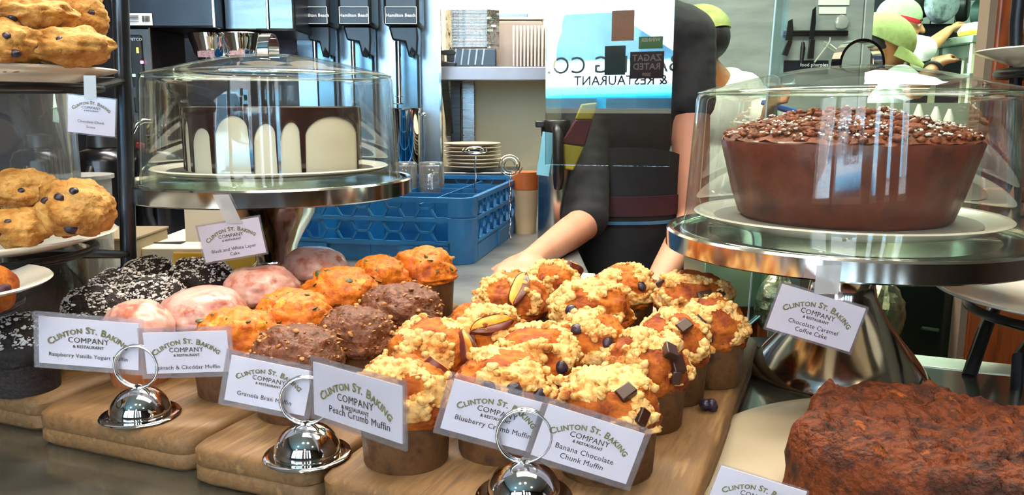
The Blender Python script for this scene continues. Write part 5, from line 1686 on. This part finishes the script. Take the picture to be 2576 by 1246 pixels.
# kitchen shelf unit by the column
YT = 3.95
a, b = at(2440, 86, YT), at(2560, 100, YT)
t = thing('prep_table', 'steel shelf table with tray in the kitchen beside the column', 'table')
PT = mat('green_steel', ['7f9a86', '9bb3a0'], 0.35, 0.6, 6)
G().box(((a.x + b.x) / 2, YT + 0.2, a.z - 0.02), (b.x - a.x, 0.45, 0.035)).build('table_top', PT, t, bevel=0.004)
G().box(((a.x + b.x) / 2 + 0.03, YT + 0.2, a.z - 0.07), (b.x - a.x - 0.06, 0.4, 0.06)).build('apron', PT, t)
for x in (a.x + 0.035, b.x - 0.03):
    for y in (YT + 0.02, YT + 0.38):
        G().box((x, y, (a.z - 0.04 - 0.95) / 2), (0.025, 0.025, a.z - 0.04 + 0.95)).build('leg', mat('pale_leg', ['c9cfa8', 'd8ddb8'], 0.4, 0.2, 6), t)
z2 = at(2450, 190, YT).z
G().box(((a.x + b.x) / 2, YT + 0.2, z2), (b.x - a.x - 0.02, 0.42, 0.02)).build('lower_shelf', PT, t)
q = at(2449, 80, YT)
tag(G().box((q.x + 0.01, YT + 0.06, a.z + 0.009), (0.055, 0.1, 0.022)).build('yellow_cloth', mat('cloth_yellow', ['e6d51e', 'f0e238'], 0.6, 0, 20), bevel=0.006), 'bright yellow folded cloth on the kitchen shelf table', 'cloth')
q = at(2484, 72, YT)
tag(G().ball((q.x, YT + 0.12, a.z + 0.022), (0.06, 0.08, 0.045), 24, 14, fn=lambda d: 1 + 0.12 * nz(d, 2.5, 4)).build('white_towels', mat('towel_white', ['e3ece6', 'f2f6f2'], 0.8, 0, 20), smooth=180), 'heap of white towels on the kitchen shelf table', 'towels')
q = at(2468, 175, YT)
tt = thing('small_pot', 'small pale pot with a ladle on the lower kitchen shelf', 'pot', (q.x, YT + 0.06, z2 + 0.01))
G().lathe([(0, 0), (0.03, 0), (0.034, 0.05), (0.031, 0.05), (0.028, 0.006), (0, 0.006)], 28).build('pot_wall', PT, tt, smooth=50)
G().tube([(0.01, 0, 0.01), (0.0, 0, 0.10), (-0.01, 0, 0.115)], 0.004, 6).build('ladle', STEEL, tt)

# ------------------------------------------------------------------ people
def hand(wrist, dirv, palm_n, curl=0.6, s=1.0):
    """palm, four bent fingers and a thumb leaving its side"""
    d = Vector(dirv).normalized()
    n = Vector(palm_n)
    n = (n - d * n.dot(d)).normalized()
    x = d.cross(n)
    W = Vector(wrist)
    out = [('c', W, 0.024 * s, W + d * 0.03 * s, 0.024 * s)]
    for k in range(4):
        o = x * (k - 1.5) * 0.019 * s
        base = W + d * 0.075 * s + o
        out.append(('c', W + d * 0.02 * s + o * 0.7, 0.016 * s, base, 0.0125 * s))
        L = (0.026, 0.030, 0.028, 0.021)[k] * s
        p, dd = base, d.copy()
        for j in range(3):
            dd = (dd * math.cos(curl) + n * math.sin(curl)).normalized() if j else (dd * math.cos(curl * 0.6) + n * math.sin(curl * 0.6)).normalized()
            q = p + dd * L * (1, 0.8, 0.65)[j]
            out.append(('c', p, (0.0098 - 0.0007 * j) * s, q, (0.009 - 0.0008 * j) * s))
            p = q
    tb = W + d * 0.028 * s - x * 0.03 * s
    t1 = tb + (d * 0.6 - x * 0.7 + n * 0.35).normalized() * 0.034 * s
    t2 = t1 + (d * 0.85 - x * 0.1 + n * 0.45).normalized() * 0.028 * s
    out += [('c', W + d * 0.012 * s - x * 0.014 * s, 0.016 * s, tb, 0.0125 * s), ('c', tb, 0.012 * s, t1, 0.0105 * s), ('c', t1, 0.0105 * s, t2, 0.0085 * s)]
    return out
def head(c, look, s=1.0, ears=True):
    """skull, jaw, nose, brow, ears and neck stub; look = facing direction"""
    f = Vector(look).normalized()
    r = f.cross(Vector((0, 0, 1))).normalized()
    u = r.cross(f).normalized()
    c = Vector(c)
    rot = Matrix((r, f, u)).transposed().to_euler()
    P = lambda a, b, e: c + r * a * s + f * b * s + u * e * s
    out = [('e', P(0, -0.012, 0.022), (0.075 * s, 0.094 * s, 0.088 * s), rot), ('e', P(0, 0.024, -0.045), (0.056 * s, 0.062 * s, 0.066 * s), rot),
           ('c', P(0, 0.066, -0.088), 0.022 * s, P(0, 0.055, -0.082), 0.026 * s),
           ('c', P(0, 0.086, 0.012), 0.010 * s, P(0, 0.108, -0.026), 0.0135 * s), ('c', P(-0.030, 0.078, 0.020), 0.013 * s, P(0.030, 0.078, 0.020), 0.013 * s),
           ('c', P(-0.014, 0.082, -0.056), 0.011 * s, P(0.014, 0.082, -0.056), 0.011 * s), ('c', P(-0.012, 0.080, -0.068), 0.010 * s, P(0.012, 0.080, -0.068), 0.010 * s)]
    for sg in (-1, 1):
        out.append(('e', P(sg * 0.077, -0.014, -0.008), (0.010 * s, 0.020 * s, 0.032 * s), rot))
    return out, P
def face_bits(P, parent, s=1.0, brow='2a1c14'):
    W_ = mat('eye_white', ['d8d8d0'], 0.3)
    B_ = mat('eye_dark', ['1a1210'], 0.2)
    g = G()
    e = G()
    for sg in (-1, 1):
        e.ball(P(sg * 0.030, 0.080, 0.002), 0.0085 * s, 10, 8)
        g.ball(P(sg * 0.030, 0.0895, 0.002), 0.005 * s, 8, 6)
        G().tube([P(sg * 0.045, 0.082, 0.022), P(sg * 0.030, 0.091, 0.027), P(sg * 0.014, 0.092, 0.024)], 0.004 * s, 6).build('eyebrow', mat('brow_' + brow, [brow], 0.7), parent)
    for sg, nm in ((-1, 'eye'), (1, 'eye')):
        G().ball(P(sg * 0.030, 0.0805, 0.002), 0.0075 * s, 10, 8).build(nm, W_, parent, smooth=180)
        G().ball(P(sg * 0.030, 0.0862, 0.002), 0.0040 * s, 8, 6).build('pupil', B_, parent, smooth=180)
    G().tube([P(-0.020, 0.090, -0.061), P(0, 0.0955, -0.062), P(0.020, 0.090, -0.061)], [0.003 * s, 0.0055 * s, 0.003 * s], 8).build('lips', mat('lip', ['8f4f48'], 0.5), parent, smooth=60)
def shell(P, c, s, m, name, parent, lift=0.012, zmin=0.02, back=True, voxel=0.006):
    pass

def legs(hip, w=0.09, floor=-0.95, lean=0.0):
    out = []
    h = Vector(hip)
    kn = (h.z + floor) / 2 + 0.02
    for sg in (-1, 1):
        x = h.x + sg * w
        out += [('c', (h.x + sg * w * 0.8, h.y, h.z), 0.085, (x, h.y - 0.02, kn), 0.058), ('c', (x, h.y - 0.02, kn), 0.056, (x, h.y + 0.02, floor + 0.08), 0.04), ('c', (x, h.y + 0.03, floor + 0.035), 0.035, (x, h.y - 0.14, floor + 0.025), 0.03)]
    return out
def grow(ps, k):
    out = []
    for p in ps:
        out.append(('c', p[1], p[2] + k, p[3], p[4] + k) if p[0] == 'c' else ('e', p[1], tuple(v + k for v in p[2])) + p[3:])
    return out

# --- server behind the guard
YV = 1.88
ls, le = at(1732, 92, YV), at(1742, 560, 1.80)
lh = at(1640, 735, 1.52)
rs, re_ = at(1478, 70, YV + 0.06), at(1472, 560, 1.70)
rh = at(1338, 655, 1.45)
hipz = -0.06
tc = at(1556, 400, YV)
cx = tc.x
t = thing('person', 'server in black shirt and dark apron leaning over the counter', 'person', (0, 0, 0))
torso = [('e', (cx, YV, 0.40), (0.135, 0.10, 0.12)), ('e', (cx, YV, 0.26), (0.118, 0.095, 0.15)), ('e', (cx, YV, 0.09), (0.112, 0.092, 0.15)), ('e', (cx, YV, -0.05), (0.125, 0.10, 0.12)),
         ('c', ls + Vector((-0.02, 0, 0.0)), 0.062, (cx + 0.04, YV, 0.46), 0.07), ('c', rs + Vector((0.02, 0, 0)), 0.062, (cx - 0.04, YV, 0.46), 0.07)]
larm = [('c', ls, 0.052, ls.lerp(le, 0.5), 0.045), ('c', ls.lerp(le, 0.5), 0.045, le, 0.038), ('c', le, 0.038, le.lerp(lh, 0.3), 0.036), ('c', le.lerp(lh, 0.3), 0.036, lh, 0.024)]
rarm = [('c', rs, 0.050, re_, 0.036), ('c', re_, 0.037, re_.lerp(rh, 0.3), 0.035), ('c', re_.lerp(rh, 0.3), 0.035, rh, 0.024)]
hc_ = Vector((cx - 0.02, YV - 0.05, 0.70))
hd, HP = head(hc_, (-0.55, -0.8, -0.35))
neck = [('c', (cx, YV, 0.46), 0.06, (hc_.x, hc_.y + 0.02, hc_.z - 0.05), 0.052)]
blob('body', torso + larm + rarm + neck + hd + hand(lh, lh - le, (0, 0, -1), 0.5) + hand(rh, rh - re_, (0, 0, -1), 0.5) + legs((cx, YV, hipz)), SKIN, t, 0.007)
face_bits(HP, t)
SHIRT = mat('black_cotton', ['101216', '1a1d23'], 0.85, 0, 40)
cut = ls.lerp(le, 0.34)
shirt = blob('shirt', grow(torso, 0.012) + [('c', ls, 0.064, cut, 0.060), ('c', rs, 0.062, rs.lerp(re_, 0.97), 0.052)], mat('charcoal_cotton', ['15161a', '24252a'], 0.85, 0, 40), t, 0.007)
blob('trousers', grow(legs((cx, YV, hipz))[:-1][:2] + legs((cx, YV, hipz))[3:5], 0.014) + [('e', (cx, YV, -0.1), (0.15, 0.125, 0.12))], SHIRT, t, 0.009)
# apron wraps the front
def wrap(name, z0, z1, rx, ry, a0, a1, m, th=0.004, round_top=0.0):
    g = G()
    vs_, fs_ = [], []
    n = 28
    for i in range(n + 1):
        a = R(a0 + (a1 - a0) * i / n)
        dz = round_top * abs(2 * i / n - 1) ** 2.2
        for k, rr_ in enumerate((1.0, 1.0 + th / rx)):
            vs_.append((cx + rx * rr_ * math.cos(a), YV + ry * rr_ * math.sin(a), z0))
            vs_.append((cx + rx * rr_ * math.cos(a), YV + ry * rr_ * math.sin(a), z1 - dz))
    for i in range(n):
        a, b = i * 4, i * 4 + 4
        fs_ += [(a, a + 1, b + 1, b), (a + 2, b + 2, b + 3, a + 3), (a + 1, a + 3, b + 3, b + 1), (a, b, b + 2, a + 2)]
    fs_ += [(0, 2, 3, 1), (n * 4, n * 4 + 1, n * 4 + 3, n * 4 + 2)]
    return g.add(vs_, fs_).build(name, m, t, smooth=50)
wrap('apron', -0.75, 0.20, 0.150, 0.128, 183, 357, mat('navy_apron', ['0b0e15', '151a24'], 0.7, 0, 30), round_top=0.05)
wrap('maroon_band', at(1550, 545, 1.75).z, at(1550, 495, 1.75).z, 0.1545, 0.1322, 190, 350, mat('maroon_cloth', ['2c0f18', '3c1420'], 0.7, 0, 30))
wrap('blue_trim', at(1550, 566, 1.75).z, at(1550, 558, 1.75).z, 0.1555, 0.1332, 190, 350, mat('blue_trim_cloth', ['2f5f86', '3f7296'], 0.6, 0, 30))
SY = mat('strap_yellow', ['8f8420', 'a4982c'], 0.7, 0, 40)
SM_ = mat('strap_maroon', ['46141f', '5a1b28'], 0.7, 0, 40)
for poly, m_ in (([(1462, 262), (1502, 258), (1490, 301), (1446, 301)], SY), ([(1446, 301), (1490, 301), (1470, 368), (1412, 360)], SM_), ([(1412, 361), (1469, 369), (1442, 428), (1420, 425)], SY)):
    P4 = [at(*p, 1.70) for p in poly]
    G().prism([(p.x, p.z) for p in P4], 0.016, 'y', 1.69).build('strap_stripe', m_, t, bevel=0.003)
G().ball(HP(0, -0.03, 0.045), (0.092, 0.102, 0.088), 28, 18, fn=lambda q: 1 + 0.03 * nz(q, 5, 2)).build('hair', mat('dark_hair', ['14100e', '231a15'], 0.5, 0, 30), t, smooth=180)

# --- cooks
CAPM = mat('olive_cap', ['7d8a4c', '99a563', '8a9657'], 0.8, 0, 20, bump=0.2, bscale=60)
CAPG = mat('green_cap', ['84a878', '9cc08c'], 0.8, 0, 20)
WHITE = mat('white_jacket', ['d3dccf', 'e6ece2'], 0.8, 0, 12)
HAIR = mat('black_hair', ['0d0b0b', '1c1716'], 0.6, 0, 30)
SK2 = mat('tan_skin', ['8d5a34', 'a26a40'], 0.5, 0, 12, sss=0.1)
def cap(P, s, m, parent, look, brim_deg=0.0, rise=0.0, band=None, brim=True, pitch=0.0):
    """rounded crown with six seams and a curved brim"""
    c0_ = P(0, -0.010, 0.030 + rise)
    f = P(0, 1, 0) - P(0, 0, 0)
    u = P(0, 0, 1) - P(0, 0, 0)
    r = P(1, 0, 0) - P(0, 0, 0)
    B = Matrix((r.normalized(), f.normalized(), u.normalized())).transposed().to_4x4()
    MM = Matrix.Translation(c0_) @ B @ Matrix.Rotation(brim_deg, 4, 'Z') @ Matrix.Rotation(pitch, 4, 'X')
    g = G()
    g.M = MM
    g.lathe([(0.0905 * s, -0.012 * s), (0.0915 * s, 0.0)] + [(0.0915 * s * math.cos(R(a)), 0.088 * s * math.sin(R(a))) for a in range(8, 90, 8)] + [(0.008 * s, 0.088 * s), (0.006 * s, 0.092 * s), (0, 0.093 * s)], 48, fr=lambda a, z: (1.0 + 0.16 * abs(math.sin(a)) ** 2) * (1 - 0.012 * (abs(math.sin(a * 3)) < 0.08)) + 0.015 * nz((math.cos(a), math.sin(a), z * 20), 3))
    g.build('cap_crown', m, parent, smooth=60)
    if brim:
        g = G()
        g.M = MM
        vs_, fs_ = [], []
        n, k = 16, 6
        for i in range(n + 1):
            a = R(25 + 130 * i / n)
            for j in range(k + 1):
                q = 1 + 0.72 * (j / k) * math.sin((a - R(25)) / R(130) * PI) ** 0.5
                x = 0.090 * s * q * math.cos(a) if j == 0 else 0.090 * s * math.cos(a) * (1 + 0.04 * j / k)
                y = 0.102 * s * math.sin(a) + 0.085 * s * (j / k) * math.sin((a - R(25)) / R(130) * PI) ** 0.5
                z = -0.006 * s - 0.030 * s * (j / k) ** 1.3 - 0.9 * x * x / s * (j / k + 0.2)
                vs_.append((x, y, z))
        m1 = len(vs_)
        vs_ += [(x, y, z - 0.004 * s) for x, y, z in vs_]
        for i in range(n):
            for j in range(k):
                q = i * (k + 1) + j
                f4 = (q, q + 1, q + k + 2, q + k + 1)
                fs_ += [f4, tuple(v + m1 for v in reversed(f4))]
        for i in range(n):
            q = i * (k + 1) + k
            fs_.append((q, q + m1, q + k + 1 + m1, q + k + 1))
        g.add(vs_, fs_).build('cap_brim', m, parent, smooth=60)
    if band:
        g = G()
        g.M = MM
        g.lathe([(0.0925 * s, -0.026 * s), (0.094 * s, -0.010 * s), (0.090 * s, -0.008 * s)], 48, fr=lambda a, z: 1.0 + 0.15 * abs(math.sin(a)) ** 2)
        g.build('cap_band', band, parent, smooth=60)
def cook(label, hpx, hpy, Y, look, s, skin, shirt_m, arm_r=None, arm_l=None, capkw=None, sleeves=0.5, capm=CAPM, body_dx=-0.08, body_dy=0.05, watch=False, face=True, nk_len=0.235, hair=1.0):
    hc_ = at(hpx, hpy, Y)
    t = thing('person', label, 'person')
    hd, P = head(hc_, look, s)
    bx, by = hc_.x + body_dx, Y + body_dy
    sz = hc_.z - nk_len * s
    ps = [('e', (bx, by, sz - 0.06), (0.17, 0.11, 0.12)), ('e', (bx, by, sz - 0.24), (0.145, 0.105, 0.18)), ('e', (bx, by, sz - 0.44), (0.14, 0.105, 0.16)), ('e', (bx, by, sz - 0.56), (0.15, 0.11, 0.12))]
    nk = [('c', (bx, by, sz), 0.062, (hc_.x - look[0] * 0.01, Y - look[1] * 0.01, hc_.z - 0.06 * s), 0.054)]
    arms, sl = [], []
    for A in (arm_r, arm_l):
        if not A:
            continue
        S_, E_, H_, pn_ = A
        arms += [('c', S_, 0.056, E_, 0.040), ('c', E_, 0.040, E_.lerp(H_, 0.35), 0.037), ('c', E_.lerp(H_, 0.35), 0.037, H_, 0.026)]
        arms += hand(H_, H_ - E_, pn_, 0.75)
        sl += [('c', S_, 0.070, S_.lerp(E_, sleeves), 0.062), ('c', S_, 0.068, (bx, by, sz - 0.03), 0.075)]
    lg = legs((bx, by, sz - 0.58))
    blob('body', ps + nk + hd + arms + lg, skin, t, 0.008)
    if face:
        face_bits(P, t, s)
    blob('jacket', grow(ps, 0.014) + sl + [('c', (bx, by, sz + 0.0), 0.078, (bx, by, sz + 0.035), 0.070)], shirt_m, t, 0.008)
    blob('trousers', grow(lg[:2] + lg[3:5], 0.015) + [('e', (bx, by, sz - 0.62), (0.165, 0.125, 0.10))], shirt_m, t, 0.010)
    G().ball(P(0, -0.032, 0.012), (0.080 * s * hair, 0.082 * s * hair, 0.080 * s * hair), 24, 16).build('hair', HAIR, t, smooth=180)
    if capkw is not None:
        cap(P, s, capm, t, look, **capkw)
    if watch and arm_l:
        E_, H_ = arm_l[1], arm_l[2]
        q = E_.lerp(H_, 0.9)
        d = (H_ - E_).normalized()
        o = d.orthogonal().normalized()
        w2 = d.cross(o)
        G().tube([q + (o * math.cos(2 * PI * i / 20) + w2 * math.sin(2 * PI * i / 20)) * 0.031 for i in range(20)], 0.008, 8, True).build('watch', BLACK, t, smooth=180)
    return t
V = Vector
YC1 = 3.55
cook('cook in olive cap looking down, nearest behind the large dome', 2214, 146, YC1, (0.93, -0.25, -0.30), 1.22, SK2, WHITE,
     arm_l=(at(2265, 205, YC1 - 0.12), at(2305, 225, YC1 - 0.25), at(2352, 168, YC1 - 0.15), (0.3, 0, -1)), capkw=dict(brim_deg=0.0, rise=0.034, pitch=R(-8)), body_dx=-0.02, body_dy=0.08, watch=True)
YC2 = 4.3
cook('cook in backward green cap with red band reaching up', 2264, 64, YC2, (0.96, -0.28, -0.05), 1.04, mat('light_tan_skin', ['a3744a', 'b98a5c'], 0.5, 0, 12, sss=0.1), WHITE,
     arm_l=(at(2276, 118, YC2 - 0.14), at(2332, 124, YC2 - 0.22), at(2378, 84, YC2 - 0.14), (0.2, -0.4, -1)), capkw=dict(brim_deg=PI, rise=0.018, pitch=R(10), band=mat('cap_red', ['a8122a', 'bd1c34'], 0.7, 0, 20)), capm=CAPG, sleeves=0.85, body_dx=-0.07, body_dy=0.06)
YC3 = 2.62
cook('cook in olive cap and white jacket turned away behind the server', 1752, 112, YC3, (-0.75, 0.6, -0.3), 1.0, SK2, WHITE, capkw=dict(brim=False, rise=0.0), hair=0.97, nk_len=0.17, body_dx=0.12, body_dy=0.05,
     arm_r=(at(1868, 235, YC3), at(1930, 345, YC3 - 0.06), at(1935, 292, YC3 - 0.15), (1, 0, -0.2)), face=False)
